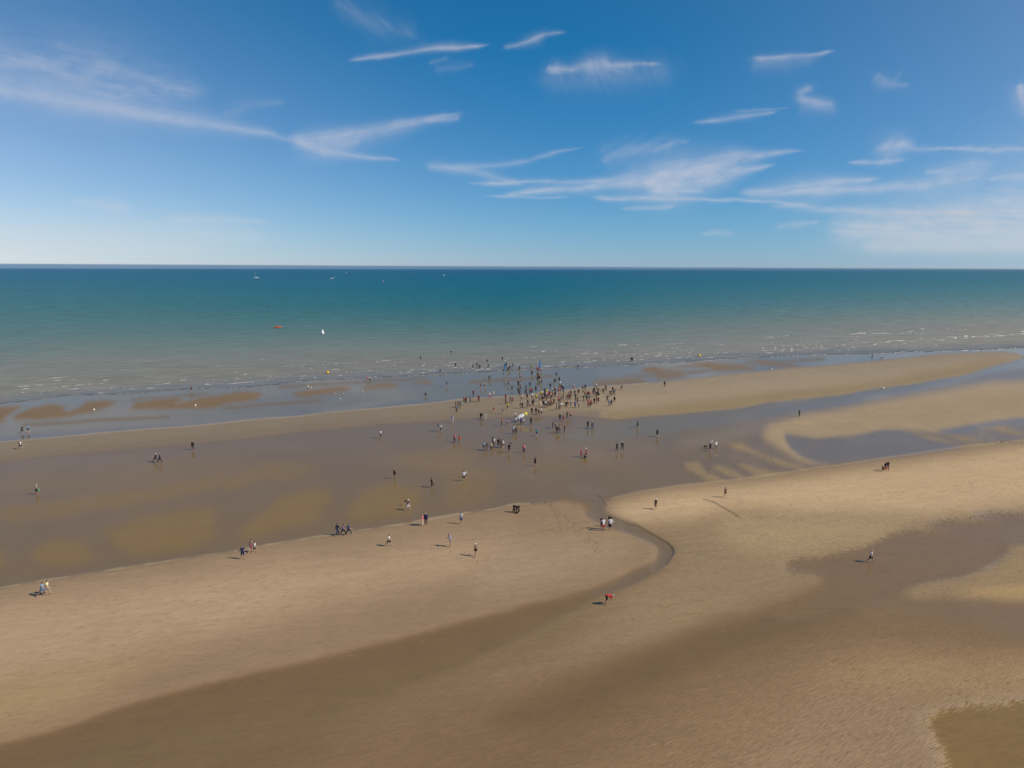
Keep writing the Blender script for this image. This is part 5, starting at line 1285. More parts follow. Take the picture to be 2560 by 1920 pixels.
block(R2, 'bar right of crowd', [(1083, 797, 'Pk', 'h', 'a'), (1127, 798, 'Wk', 'e', 't'), (1318, 777, 'Tw.Lk', 's', 'a'), (1438, 857, 'Wk', 'h', 't'), (1472, 802, 'Wk', 's', 'r'), (1490, 817, 'Wk', 's', 'l'), (1545, 862, 'Tw.Lk', 's', 'r'), (1570, 902, 'Wk', 'h', 't'),
      (1600, 835, 'Wk', 's', 'a'), (1613, 890, 'Wk', 'w', 'r'), (1641, 880, 'Bq', 's', 'a'), (1507, 1002, 'Wk', 'o', 't'), (1630, 1015, 'Jk.Sm', 'e', 'a'), (1543, 1075, 'Tc.Lk', 'e', 'a'), (1579, 1070, 'Wk.cr', 's', 'a')])
person(*R2([(1752, 797)])[0], 'Wk', 'striding', 'r', label='person in black wetsuit stepping out with long stride, right of the crowd')
person(*RA([(147, 740)])[0], 'Wk', 'standing', 'a', label='person in black wetsuit standing alone on the bar, far right of the crowd')
person(*RA([(180, 840)])[0], 'Tw.Sp', 'standing', 'l', s=.9, label='person in white top and pink shorts, alone on the bar right of the crowd')
# on the plain below the bar
PL = 'on the flooded sand'
block(R1, PL, [(1055, 1303, 'Jk.Pk', 'e', 't'), (1133, 1315, 'Ti.Pi', 's', 'r'), (562, 1358, 'Tl.Pi', 's', 'a'), (310, 1508, 'Tx.Si', 's', 'r'), (362, 1523, 'Tw.Sn', 's', 'a'), (1490, 1393, 'Tw.Sm', 'c', 'r'), (1408, 1414, 'Ta.Pk', 'p', 'r'),
      (1648, 1298, 'Tw.Lk', 's', 'l'), (1745, 1392, 'Tu.Pk', 's', 'a'), (1790, 1404, 'Tw.Sv', 's', 'l'), (1917, 1396, 'Vk.Lk', 'e', 'a'), (1617, 1552, 'Tw.Pk', 'e', 'a'), (1663, 1557, 'Vh.Lk', 'w', 'a')])
person(*R1([(1692, 1365)])[0], 'Tw.Sn', 'walking', 'ar', label='person in white T-shirt and navy shorts carrying the white board')
person(*R1([(2013, 1592)])[0], 'Tt.Sn', 'walking', 'a', label='person in teal T-shirt and navy shorts walking towards the crowd')
person(*R3([(43, 592)])[0], 'Tp.Pk', 'standing', 'a', label='person in bright pink top and black trousers, left of the pair')
person(*R3([(130, 608)])[0], 'Xr', 'walking', 'a', fem=True, label='person in red swimsuit, right of the pair on the flooded sand')
GP = 'in the walking group'
block(R3, GP, [(550, 728, 'Tc.Sn', 'e', 'a'), (602, 742, 'Wk', 's', 'r'), (676, 738, 'Te.Lk', 'e', 'a'), (699, 625, 'Wk', 's', 'r'), (727, 663, 'Tw.Lk', 'e', 'a'), (803, 677, 'Tk.Lk', 'e', 'a'), (847, 687, 'Wk', 's', 'l'), (887, 693, 'Tw.Kk', 's', 'l')])
person(*R3([(988, 774)])[0], 'Tk.Sx', 'standing at ease', 'a', label='person in black T-shirt and dark shorts with bare legs and shoulder bag')
person(*R3([(1243, 778)])[0], 'Tp.Pk', 'standing', 'a', fem=True, label='person in pink T-shirt and black trousers holding a pale bag')
person(*R3([(1438, 1008)])[0], 'Vk.Sk', 'standing', 'a', label='person in black vest and shorts, in front of the walking group')
person(*R3([(205, 1262)])[0], 'Tw.Sk', 'standing', 'a', label='adult in white T-shirt and black shorts beside a small child')
person(*R3([(240, 1208)])[0], 'Tw.Sk.cw', 'standing', 'a', s=.66, label='small child in white beside the adult in white T-shirt')
G2 = 'in the wetsuit group'
block(R3, G2, [(1738, 355, 'Wk.hb', 's', 'r'), (1780, 352, 'Lk', 's', 'l'), (1812, 442, 'Wk.cg', 'e', 'a'), (1857, 437, 'Lh', 's', 'a')])
person(*R3([(1943, 438)])[0], 'Wk', 'pointing', 'r', label='person in black wetsuit pointing to the right')
block(R3, 'just below the bar', [(1865, 222, 'Wk', 's', 'a'), (1925, 233, 'Lr', 'e', 'a'), (1990, 184, 'Dv', 's', 'a', K(fem=True)), (2048, 183, 'Ta.Sk', 's', 'a')])
block(R4, 'right of the wetsuit group', [(480, 493, 'Wk', 'x', 'a'), (550, 498, 'Wk.cw', 's', 'r'), (573, 507, 'Tb.Lk', 's', 'l', K(s=.88))])
person(*R4([(1340, 484)])[0], 'Wk', 'walking', 'tr', label='lone person in black wetsuit walking through the channel')
person(*R4([(1680, 638)])[0], 'Jk.Sk', 'walking', 'a', label='person in black hooded jacket with bare legs on the flooded sand')
person(*R4([(983, 888)])[0], 'Wk', 'both arms raised to the head', 't', label='person in black wetsuit with both arms raised, left of two')
person(*R4([(1077, 872)])[0], 'Wk.cw', 'hands on hips', 't', label='person in black wetsuit and white cap, right of two')
person(*R4([(367, 988)])[0], 'Dp', 'standing', 'a', fem=True, s=.92, label='person in pink dress beside the person with black dog')
person(*R4([(452, 992)])[0], 'Tr.Kv.sw', 'standing', 'l', fem=True, label='person in red top, green skirt and white hat with black dog')
# trough, left
person(*R5([(1168, 648)])[0], 'Tp.Sk', 'both arms held out', 'a', s=.95, label='person in pink T-shirt wading in the left trough, left of two')
person(*R5([(1207, 638)])[0], 'Tw.Pk', 'standing', 'a', s=.9, label='person in white T-shirt wading in the left trough, right of two')
person(*R5([(138, 806)])[0], 'Tw.Sk', 'walking', 'r', label='person in white top beside the brown sand bank with a child')
person(*R5([(195, 792)])[0], 'Bw', 'standing', 'a', s=.72, label='bare chested child in pale trunks beside the brown sand bank')
person(*R5([(1396, 1634)])[0], 'Tw.Sn', 'arms folded', 'r', label='person in white T-shirt and navy shorts alone on the plain, arms bent')
person(*R5([(2085, 264)])[0], 'Wk', 'both arms held out', 'a', sink=.35, label='person in black wetsuit wading left of the breakers, arms out') if False else None
person(*R6([(520, 743)])[0], 'Tn.Sk.hg', 'walking', 'tl', fem=True, label='person in navy top with grey hair behind a running dog')
person(*R6([(620, 714)])[0], 'Jw.Sh.hb', 'walking', 'a', label='person in pale jacket and brown shorts to the right of a dog walker')
person(*R6([(2058, 154)])[0], 'Wk', 'standing', 'l', label='distant person in black on the sand beside the right channel')
person(*R6([(780, 1550)])[0], 'Vh.Bh', 'walking', 'a', label='person in brown swimwear walking on the dry sand right of the runnel')
# left edge
person(*LZ([(193, 772)])[0], 'Tk.Sk', 'striding', 'r', label='person in black top wading in the far left trough, left of two')
person(*LZ([(245, 766)])[0], 'Tc.Sn', 'hands on hips', 'a', label='person in light blue top and navy shorts, far left trough')
person(*LZ([(178, 907)])[0], 'Tw.Sk.pk', 'striding', 'r', label='person striding on the bar at far left with black backpack')
person(*LZ([(1653, 414)])[0], 'Tk.Sk', 'standing', 'r', s=.95, label='person in black alone beyond the brown sand banks on the left')
person(*LZ([(1667, 915)])[0], 'Wk.hb', 'standing', 'a', label='lone person in black wetsuit on the left edge of the bar')
person(*LZ([(1345, 1020)])[0], 'Wk.cw', 'striding', 'r', label='person in black wetsuit and white cap walking, left of a pair')
person(*LZ([(1382, 1028)])[0], 'Wk.hb', 'walking', 'r', label='person in black wetsuit with fair hair, right of a pair')
person(*LZ([(317, 1302)])[0], 'Te.Sk.hg', 'standing', 'ar', label='person in beige top and black shorts carrying a green towel')
person(*L2([(368, 1350)])[0], 'Tc.Sd', 'striding', 'r', label='person in light blue T-shirt and denim shorts near the left edge')
person(*L2([(412, 1335)])[0], 'Tf.Sg', 'walking', 'r', label='person in pale yellow T-shirt and grey shorts near the left edge')
person(*L3([(163, 1031)])[0], 'Tn.Sn', 'hands on hips', 't', label='person in navy T-shirt and shorts standing on the left berm')
person(*L3([(236, 968)])[0], 'Sp', 'walking', 'ar', fem=True, label='tall person with dark hair and bare shoulders in pink shorts')
person(*L3([(266, 972)])[0], 'Tw.Sk.lk', 'walking', 'r', s=.86, fem=True, label='person in white T-shirt and black shorts with long dark hair')
person(*L3([(980, 824)])[0], 'Wn', 'walking', 'ar', label='leftmost of three people walking abreast, in navy wetsuit')
person(*L3([(1030, 824)])[0], 'Vb.Lk', 'striding', 'r', label='middle of three people walking abreast, in blue and black')
person(*L3([(1076, 822)])[0], 'Tb.Lk', 'striding', 'r', label='rightmost of three people walking abreast, blue top, black leggings')
person(*L3([(1424, 918)])[0], 'Vw.Sk', 'striding', 'r', label='person in white vest and black shorts striding across the left berm')
person(*L3([(1590, 607)])[0], 'Tn.Sw.cw', 'walking', 'r', fem=True, label='person in navy top, white shorts and white cap on the wet sand')
person(*L3([(1476, 335)])[0], 'Bk.pk.hb', 'standing', 'a', label='bare chested person with black backpack on the flooded plain')
person(*L3([(1797, 411)])[0], 'Jk.Pk', 'walking, one foot raised', 'l', label='person all in black jogging alone on the flooded plain')
person(*L3([(1715, 742)])[0], 'Tp.Pe.hb', 'standing', 'r', s=.93, fem=True, label='person in pink top and beige trousers beside one in navy jacket')
person(*L3([(1745, 737)])[0], 'Jn.Ph.hg', 'standing', 't', label='person in navy jacket and brown trousers facing the camera')
person(*L3([(2051, 726)])[0], 'Tw.Sb', 'standing', 'tl', label='person in long white T-shirt and blue shorts at the berm crest')
person(*L3([(1957, 922)])[0], 'Tl.Sg', 'looking down', 'l', label='person in lilac T-shirt and grey shorts looking down at the sand')
person(*L3([(2175, 1006)])[0], 'Bk.cw', 'walking', 'a', label='bare chested person in black trunks and white cap walking away')
# right of the runnel head
person(*L4([(466, 487)])[0], 'Jk.Pk', 'bending down', 'r', label='left one of two people in black digging, bent over the sand')
person(*L4([(508, 489)])[0], 'Jk.Pk', 'bending down', 'l', s=.92, label='right one of two people in black digging, bent over the sand')
person(*L4([(1237, 648)])[0], 'Tw.Sr', 'looking down', 'a', label='person in white T-shirt and red shorts beside the runnel')
person(*L4([(1226, 632)])[0], 'Tk.Sk', 'standing', 't', label='person in black mostly hidden behind the one in red shorts')
person(*L4([(1297, 643)])[0], 'Tw.Kk', 'standing', 'a', fem=True, label='person in white T-shirt and black skirt beside the runnel')
person(*L4([(1294, 617)])[0], 'Tk.Pk', 'standing', 't', label='person in black behind the one in black skirt by the runnel')
person(*L4([(1690, 462)])[0], 'Vk.Kk.cw', 'walking', 'ar', fem=True, label='person in black vest and skirt with white cap, right of the runnel')
person(*L4([(1266, 1284)])[0], 'Tr.Sk.hg', 'bending down', 'r', label='person in red T-shirt bending down alone in the foreground')
person(*L5([(1770, 134)])[0], 'Tn.Sr', 'walking', 'r', label='person in navy top and red shorts with a dog, far right sand')
person(*L5([(1793, 124)])[0], 'Tk.Ph', 'standing', 't', label='person in black top and brown trousers behind the one in red shorts')
person(*L5([(1645, 920)])[0], 'Ti.Sk.ce', 'walking', 'tr', label='person in pale grey top and black shorts wading in the right pool')
person(*RL([(898, 337)])[0], 'Vx.Lk', 'walking', 'r', label='person in dark clothes at the far right water edge')
person(*RL([(968, 342)])[0], 'Tw.Sk', 'bending down', 'l', s=.9, label='left one of two people bending at the far right water edge')
person(*RL([(982, 340)])[0], 'Tp.Sk', 'bending down', 'r', s=.9, label='right one of two people bending at the far right water edge')
finish_labels()

# ------------------------------------------------------------------ things people hold or left on the sand
def simple(name, V, F, m_, vox=None, parent=None, loc=None):
    if vox: me = fuse(name, V, F, vox, 2)
    else:
        me = bpy.data.meshes.new(name); me.from_pydata([tuple(v) for v in V], [], F); me.validate()
        me.polygons.foreach_set('use_smooth', [True] * len(me.polygons))
    o = bpy.data.objects.new(name, me); COL.objects.link(o); me.materials.append(m_)
    if parent: o.parent = parent
    if loc: o.location = loc
    return o
def at(fn, x, y, z=0.0):
    (u, v), = fn([(x, y)]); gx, gy = ground(u, v); return (float(gx), float(gy), sand_height(u, v) + z)

def bag(fn, x, y, z, m_, label, size=(.2, .1, .17), cat='bag'):
    e = empty('bag', at(fn, x, y, z), R(prng.uniform(-60, 60)))
    V, F = [], []
    ellipsoid(V, F, (0, 0, size[2]), size, None, 12, 8, lambda p: V3((max(-.8, min(.8, p.x)), p.y, max(-.85, min(.7, p.z)))))
    simple('pouch', V, F, m_, .02, e)
    V, F = [], []
    ring_tube(V, F, [(-size[0] * .6, 0, size[2] * 1.5), (-size[0] * .4, 0, size[2] * 2.3), (size[0] * .4, 0, size[2] * 2.3), (size[0] * .6, 0, size[2] * 1.5)], [(.012, .012)] * 4, (0, 1, 0), 6)
    simple('strap', V, F, m_, None, e)
    return tag(e, label, cat)
bag(L3, 1570, 568, .55, cloth('k'), 'small dark bag carried by the walker in white shorts')
bag(R3, 1262, 740, .5, mat('cloth_pale_green', (.45, .62, .5), .8), 'pale green bag hanging beside the pink T-shirt')
bag(L4, 1316, 612, .45, cloth('w'), 'white bag beside the black skirt near the runnel', (.16, .09, .24))
bag(R3, 1010, 690, .8, cloth('x'), 'dark shoulder bag of the bare legged person behind the group')
bag(R1, 1080, 1278, .5, cloth('k'), 'black bag held by the person in black jacket on flooded sand')
bag(L4, 490, 504, 0, cloth('k'), 'black bag on the sand in front of the two diggers', (.26, .2, .16))
bag(R6, 545, 660, .8, cloth('w'), 'white bag carried by the dog walker in navy')
bag(R4, 1358, 486, .05, cloth('i'), 'pale bag trailing at the feet of the lone wetsuit walker')
bag(D3, 1050, 700, 0, cloth('v'), 'dark green bag lying on the bar right of the crowd', (.3, .2, .18))
bag(R1, 1495, 1118, .0, cloth('x'), 'small dark bag on the bar beside the yellow T-shirt', (.18, .14, .14))
# green towel
V, F = [], []
ring_tube(V, F, [(0, 0, .45), (0.02, 0, .3), (.0, .02, .08)], [(.10, .05), (.16, .07), (.19, .05)], (1, 0, 0), 10)
tw = simple('towel', V, F, mat('towel_green', (.08, .50, .28), .9, .2), .02, None, at(LZ, 334, 1294, .32))
tag(tw, 'bright green towel hanging from the hand of the beige walker', 'towel')
# rescue board: white with a yellow nose
e = empty('rescue_board', at(R1, 1700, 1345, 1.0), R(-25)); e.rotation_euler = (R(62), R(-26), R(14)); e.scale = (1, 1.25, 1.25)
V, F = [], []
def plank(p): return V3((p.x, p.y * (1 - .25 * abs(p.x)), p.z))
ellipsoid(V, F, (.55, 0, 0), (1.45, .36, .085), None, 20, 12, plank)
simple('deck', V, F, mat('board_white', (.82, .82, .82), .3, .03), .02, e)
V, F = [], []
ellipsoid(V, F, (1.9, 0, .02), (.36, .34, .13), None, 16, 10)
simple('nose', V, F, mat('board_yellow', (.85, .70, .05), .4, .05), .02, e)
V, F = [], []
ring_tube(V, F, [(-.7, 0, -.06), (-.82, 0, -.2)], [(.09, .012), (.05, .008)], (1, 0, 0), 8)
simple('fin', V, F, cloth('k'), None, e)
tag(e, 'white rescue board with yellow nose held beside the crowd', 'board')

# ------------------------------------------------------------------ dogs
def dog(fn, x, y, rz, m_, label, run=0, sit=False, patch=None, s=1.0):
    e = empty('dog', at(fn, x, y), R(rz), s)
    V, F = [], []
    if sit:
        sp = [(0, -.22, .16), (0, -.12, .27), (0, .02, .42), (0, .08, .52)]
        ring_tube(V, F, sp, [(.11, .12), (.12, .14), (.105, .12), (.07, .07)], (1, 0, 0), 12)
        hd = V3((0, .15, .60)); nk = V3((0, .08, .50))
        legs = [((s_ * .07, .06, .38), (s_ * .07, .10, .2), (s_ * .07, .09, .03), (s_ * .07, .13, .02)) for s_ in (-1, 1)] + [((s_ * .09, -.16, .2), (s_ * .13, .04, .16), (s_ * .10, -.08, .04), (s_ * .10, .03, .025)) for s_ in (-1, 1)]
        tail = [(0, -.30, .1), (.05, -.45, .06), (.1, -.55, .09)]
    else:
        sp = [(0, -.33, .47), (0, -.18, .46), (0, .02, .45), (0, .22, .46), (0, .31, .52)]
        ring_tube(V, F, sp, [(.085, .10), (.095, .11), (.10, .13), (.105, .155), (.075, .09)], (1, 0, 0), 12)
        nk = V3((0, .33, .52)); hd = V3((0, .47, .66))
        q = .14 * run
        legs = []
        for s_, k in ((-1, 1), (1, -1)):
            legs.append(((s_ * .075, .22, .40), (s_ * .075, .20 + q * k, .24), (s_ * .075, .22 + 1.5 * q * k, .04), (s_ * .075, .27 + 1.5 * q * k, .022)))
            legs.append(((s_ * .08, -.28, .44), (s_ * .085, -.20 - q * k, .30), (s_ * .08, -.34 - q * k, .17), (s_ * .08, -.30 - 1.4 * q * k, .03), (s_ * .08, -.25 - 1.4 * q * k, .022)))
        tail = [(0, -.38, .52), (0, -.52, .56), (0, -.62, .66)]
    ring_tube(V, F, [nk, nk.lerp(hd, .6)], [(.07, .075), (.06, .065)], (1, 0, 0), 10)
    ellipsoid(V, F, hd, (.07, .10, .075), None, 12, 8)
    ring_tube(V, F, [hd + V3((0, .06, -.015)), hd + V3((0, .17, -.035))], [(.04, .038), (.026, .024)], (1, 0, 0), 8)
    for s_ in (-1, 1): ring_tube(V, F, [hd + V3((s_ * .05, -.03, .05)), hd + V3((s_ * .075, -.045, .11))], [(.028, .014), (.012, .008)], (1, 0, 0), 6)
    for L_ in legs:
        n_ = len(L_); ring_tube(V, F, list(L_), [(.055, .07)] + [(.032, .036)] * (n_ - 3) + [(.022, .024), (.024, .018)], (1, 0, 0), 8)
    ring_tube(V, F, tail, [(.03, .03), (.025, .025), (.014, .014)], (1, 0, 0), 6)
    simple('body', V, F, m_, .014, e)
    V, F = [], []
    ring_tube(V, F, [nk.lerp(hd, .22), nk.lerp(hd, .36)], [(.082, .088), (.078, .082)], (1, 0, 0), 12)
    simple('collar', V, F, cloth('r'), None, e)
    return tag(e, label, 'dog')
fur = mat('fur_black', (.018, .016, .016), .8, .3, 30)
pm = bpy.data.materials.new('fur_black_and_white'); t, N, L, P = nodes(pm)
tc = N('TexCoord'); sx = N('SeparateXYZ'); L(tc.outputs['Object'], sx.inputs[0])
nz = N('TexNoise', Scale=4.0); L(tc.outputs['Object'], nz.inputs['Vector'])
ad = N('Math', operation='MULTIPLY_ADD'); ad.inputs[1].default_value = .3; L(nz.outputs['Fac'], ad.inputs[0]); L(sx.outputs['Y'], ad.inputs[2])
cr = N('ValToRGB'); cr.color_ramp.elements[0].position = .38; cr.color_ramp.elements[0].color = (.02, .018, .016, 1); cr.color_ramp.elements[1].position = .42; cr.color_ramp.elements[1].color = (.65, .62, .58, 1)
L(ad.outputs[0], cr.inputs[0]); L(cr.outputs[0], P.inputs['Base Color']); P.inputs['Roughness'].default_value = .85
dog(R6, 432, 700, 62, pm, 'black dog with white head running ahead of its walker', 1)
dog(R4, 428, 1008, 120, fur, 'black dog sitting at the feet of the red topped person', sit=True, s=1.2)
dog(L5, 1752, 127, 80, fur, 'black dog sitting beside the red shorts on the far right sand', sit=True)

# ------------------------------------------------------------------ gulls
gw, gg, gb = mat('gull_white', (.80, .80, .79), .7), mat('gull_grey', (.33, .35, .38), .7), mat('gull_beak', (.65, .35, .05), .5)
def gull_meshes():
    V, F = [], []
    ellipsoid(V, F, (0, 0, .20), (.075, .19, .085), Matrix.Rotation(R(12), 3, 'X'), 12, 8)
    ring_tube(V, F, [(0, .12, .24), (0, .17, .33)], [(.05, .055), (.042, .045)], (1, 0, 0), 8)
    ellipsoid(V, F, (0, .185, .355), (.05, .062, .05), None, 10, 8)
    for s_ in (-1, 1): ring_tube(V, F, [(s_ * .035, 0, .14), (s_ * .035, .01, .02), (s_ * .04, .05, .008)], [(.012, .012), (.009, .009), (.018, .006)], (1, 0, 0), 6)
    b = fuse('body', V, F, .01, 2)
    V, F = [], []
    for s_ in (-1, 1): ring_tube(V, F, [(s_ * .07, .10, .24), (s_ * .078, -.05, .235), (s_ * .04, -.30, .21)], [(.022, .06), (.022, .07), (.01, .02)], (1, 0, 0), 8)
    w_ = fuse('wings', V, F, .01, 2)
    V, F = [], []
    ring_tube(V, F, [(0, .235, .35), (0, .29, .34)], [(.014, .014), (.006, .008)], (1, 0, 0), 6)
    me = bpy.data.meshes.new('beak'); me.from_pydata([tuple(v) for v in V], [], F)
    return b, w_, me
GM = gull_meshes()
def gull(fn, x, y, rz, label, s=1.35):
    e = empty('seagull', at(fn, x, y), R(rz), s)
    part('body', GM[0], gw, e); part('wings', GM[1], gg, e); part('beak', GM[2], gb, e)
    return tag(e, label, 'bird', 'gulls in the shallow trough')
gull(R5, 607, 872, 100, 'white gull in the left trough, leftmost of five near the bank')
gull(R5, 690, 903, 60, 'white gull in the left trough, upper one of two close together')
gull(R5, 691, 962, -70, 'white gull in the left trough, nearest to the bar')
gull(R5, 764, 880, 80, 'white gull in the left trough, in front of the brown bank tip')
gull(R5, 1070, 843, -90, 'white gull standing alone in the trough, rightmost gull')

# ------------------------------------------------------------------ buoys, flags and boats
def wpt(u, v, z=0.0):
    x, y = ground(u, v, 0.0); return (float(x), float(y), z)
def buoy(u, v, r, m_, label, cap=None, seated=0.0):
    e = empty('marker_buoy', wpt(u, v, seated))
    V, F = [], []
    ellipsoid(V, F, (0, 0, r * .7), (r, r, r * .98), None, 20, 14)
    simple('ball', V, F, m_, None, e)
    V, F = [], []
    ring_tube(V, F, [(0, 0, r * 1.62), (0, 0, r * 1.78)], [(r * .2, r * .2), (r * .16, r * .16)], (1, 0, 0), 10)
    simple('lifting_eye', V, F, cloth('x'), None, e)
    V, F = [], []
    ring_tube(V, F, [(0, 0, r * .45), (0, 0, r * .62)], [(r * 1.01, r * 1.01), (r * 1.02, r * 1.02)], (1, 0, 0), 20, False)
    simple('seam_band', V, F, cap or m_, None, e)
    return tag(e, label, 'buoy', 'round marker buoys')
by = mat('buoy_yellow', (.85, .52, .03), .4, .06); by2 = mat('buoy_lemon', (.85, .68, .04), .4, .06); bw = mat('buoy_white', (.78, .76, .68), .45, .08); bo = mat('buoy_orange', (.75, .25, .03), .45)
(u, v), = R5([(478, 508)]); buoy(u, v, .50, by, 'large orange yellow ball buoy floating in the waves left of crowd', bo)
(u, v), = RA([(752, 213)]); buoy(u, v, .52, by2, 'large bright yellow ball buoy in the waves right of crowd', by)
(u, v), = RL([(992, 594)]); buoy(u, v, .33, bw, 'small cream ball buoy in the right channel')
(u, v), = RL([(30, 429)]); buoy(u, v, .30, bw, 'small cream ball buoy at the far edge of the outer bar')
(u, v), = LZ([(813, 572)]); buoy(u, v, .24, bw, 'small white ball buoy lying on the left brown sand bank')
(u, v), = LZ([(1688, 535)]); buoy(u, v, .24, bw, 'small white ball buoy lying on the second brown sand bank')

def feather_flag(u, v, h, lean, rz, label):
    e = empty('beach_flag', wpt(u, v, -.02), R(rz))
    V, F = [], []
    pole = [(0, 0, 0), (lean * .1, 0, h * .3), (lean * .35, 0, h * .65), (lean * .8, 0, h * .92), (lean * 1.25, 0, h)]
    ring_tube(V, F, pole, [(.035, .035), (.03, .03), (.025, .025), (.02, .02), (.015, .015)], (0, 1, 0), 8)
    simple('pole', V, F, cloth('x'), None, e)
    V, F = [], []
    n = 14
    for i in range(n + 1):
        q = i / n; zz = h * (.26 + .74 * q)
        px = np.interp(zz, [p[2] for p in pole], [p[0] for p in pole])
        wd = .48 * (math.sin(math.pi * min(1, .12 + q * .88)) ** .5) + .04
        for k in range(4):
            V.append((px + wd * k / 3, .05 * math.sin(q * 9 + k * 1.7), zz))
    for i in range(n):
        for k in range(3):
            a = i * 4 + k; F.append((a, a + 1, a + 5, a + 4))
    b_ = simple('banner', V, F, mat('banner_blue', (.02, .20, .50), .6, .06), None, e)
    so = b_.modifiers.new('t', 'SOLIDIFY'); so.thickness = .012
    V, F = [], []
    ellipsoid(V, F, (0, 0, .06), (.34, .34, .09), None, 16, 8)
    simple('base', V, F, cloth('a') if lean < .3 else cloth('x'), None, e)
    return tag(e, label, 'flag', 'blue feather flags')
(u, v), = R1([(1437, 515)]); feather_flag(u, v, 3.7, .62, 0, 'leaning blue feather flag in the shallows left of the red tops')
(u, v), = R1([(2056, 474)]); feather_flag(u, v, 4.0, .28, 20, 'upright blue feather flag behind the two people in red tops')

wh = mat('gelcoat_white', (.85, .86, .87), .3, .03); sail_m = mat('sailcloth', (.80, .80, .78), .8, .04); alu = mat('mast_alloy', (.50, .56, .60), .4, .05)
def hull_mesh(L_, B_, D_):
    V, F = [], []
    n, m_ = 14, 7
    for i in range(n + 1):
        q = i / n
        wd = B_ / 2 * (math.sin(math.pi * (.16 + .84 * (1 - q)) * .5) ** .55) * (1 if q < .6 else (1 - (q - .6) / .4) ** .6 + .0) + .01
        sheer = D_ * (1 + .28 * (q - .35) ** 2 * 2)
        for j in range(m_ + 1):
            a = math.pi * j / m_
            V.append((q * L_ - L_ / 2, -math.cos(a) * wd, sheer - math.sin(a) ** .7 * (sheer + D_ * .35)))
    for i in range(n):
        for j in range(m_):
            a = i * (m_ + 1) + j; F.append((a, a + 1, a + m_ + 2, a + m_ + 1))
    for i in range(n):        # deck
        a = i * (m_ + 1); F.append((a + m_, a, a + m_ + 1, a + 2 * m_ + 1))
    F.append(tuple(range(m_ + 1)))
    return V, F
def yacht(u, v, L_, H_, rz, label, sails=True, name='sailing_boat'):
    e = empty(name, wpt(u, v), R(rz))
    V, F = hull_mesh(L_, L_ * .3, L_ * .15); simple('hull', V, F, wh, None, e)
    V, F = [], []
    ellipsoid(V, F, (-.02 * L_, 0, L_ * .17), (L_ * .28, L_ * .085, L_ * .11), None, 14, 8, lambda p: V3((p.x, max(-.8, min(.8, p.y)), min(.7, p.z)))); simple('cabin', V, F, wh, None, e)
    V, F = [], []
    mx_ = L_ * .08; r_ = max(.1, L_ * .012)
    ring_tube(V, F, [(mx_, 0, L_ * .1), (mx_, 0, H_)], [(r_, r_), (r_ * .7, r_ * .7)], (1, 0, 0), 8); mst = simple('mast', V, F, alu, None, e)
    V, F = [], []
    ring_tube(V, F, [(mx_, 0, L_ * .2), (mx_ - L_ * .42, 0, L_ * .2)], [(r_ * .9, r_ * .9), (r_ * .8, r_ * .8)], (0, 1, 0), 8); simple('boom', V, F, alu, None, e)
    if sails:
        for nm, pts in (('mainsail', [(mx_, 0, L_ * .23), (mx_ - L_ * .42, .0, L_ * .23), (mx_, 0, H_ * .98)]), ('jib', [(mx_ + .1, 0, L_ * .14), (L_ * .46, 0, L_ * .14), (mx_ + .1, 0, H_ * .85)])):
            V, F = [], []
            n = 8
            for i in range(n + 1):
                q = i / n
                a = V3(pts[0]).lerp(V3(pts[2]), q); b = V3(pts[1]).lerp(V3(pts[2]), q)
                for k in range(5):
                    p = a.lerp(b, k / 4); p.y += .06 * L_ * math.sin(math.pi * k / 4) * (1 - q); V.append(p)
            for i in range(n):
                for k in range(4):
                    c = i * 5 + k; F.append((c, c + 1, c + 6, c + 5))
            sl = simple(nm, V, F, sail_m, None, e); so = sl.modifiers.new('t', 'SOLIDIFY'); so.thickness = .03
    return tag(e, label, 'boat', 'boats far out at sea')
yacht(640, 695.5, 13, 18, 175, 'large white sailing yacht with bare mast left of centre', False)
yacht(1110, 688.5, 9, 15, 70, 'small yacht with slender mast near the horizon, centre', False)
yacht(2166, 676.2, 9, 22, 95, 'tiny boat under white sail on the horizon at right', True)
yacht(2534, 678.0, 8, 16, 80, 'tiny boat under white sail near the right edge of horizon', True)
def motorboat(u, v, L_, rz, label):
    e = empty('motor_boat', wpt(u, v), R(rz))
    V, F = hull_mesh(L_, L_ * .34, L_ * .13); simple('hull', V, F, wh, None, e)
    V, F = [], []
    ellipsoid(V, F, (-.05 * L_, 0, L_ * .2), (L_ * .2, L_ * .12, L_ * .12), None, 12, 8, lambda p: V3((max(-.8, min(.8, p.x)), max(-.8, min(.8, p.y)), min(.8, p.z)))); simple('wheelhouse', V, F, wh, None, e)
    V, F = [], []
    ellipsoid(V, F, (-.52 * L_, 0, L_ * .16), (L_ * .05, L_ * .05, L_ * .1), None, 8, 6); simple('outboard', V, F, cloth('x'), None, e)
    return tag(e, label, 'boat', 'boats far out at sea')
motorboat(829, 696.5, 6, 8, 'small white motor boat low in the water left of centre')
motorboat(834.5, 694, 4, 30, 'smallest white boat just behind the low motor boat')
motorboat(2457.5, 678.6, 8, 20, 'tiny white motor boat near the horizon at right')
motorboat(2430.5, 675.4, 10, 20, 'faint white speck of a boat on the right horizon')
motorboat(866, 682.5, 6, 20, 'faint white boat speck beyond the motor boats')
(u, v) = (958, 705.5)
e = empty('channel_buoy', wpt(u, v)); V, F = [], []
ring_tube(V, F, [(0, 0, -.3), (0, 0, .9)], [(1.0, 1.0), (.9, .9)], (1, 0, 0), 14); simple('float', V, F, cloth('r'), None, e)
V, F = [], []; ring_tube(V, F, [(0, 0, 1.1), (0, 0, 3.2)], [(.6, .6), (.35, .35)], (1, 0, 0), 12); simple('tower', V, F, wh, None, e)
tag(e, 'small red and white navigation buoy out at sea', 'buoy')
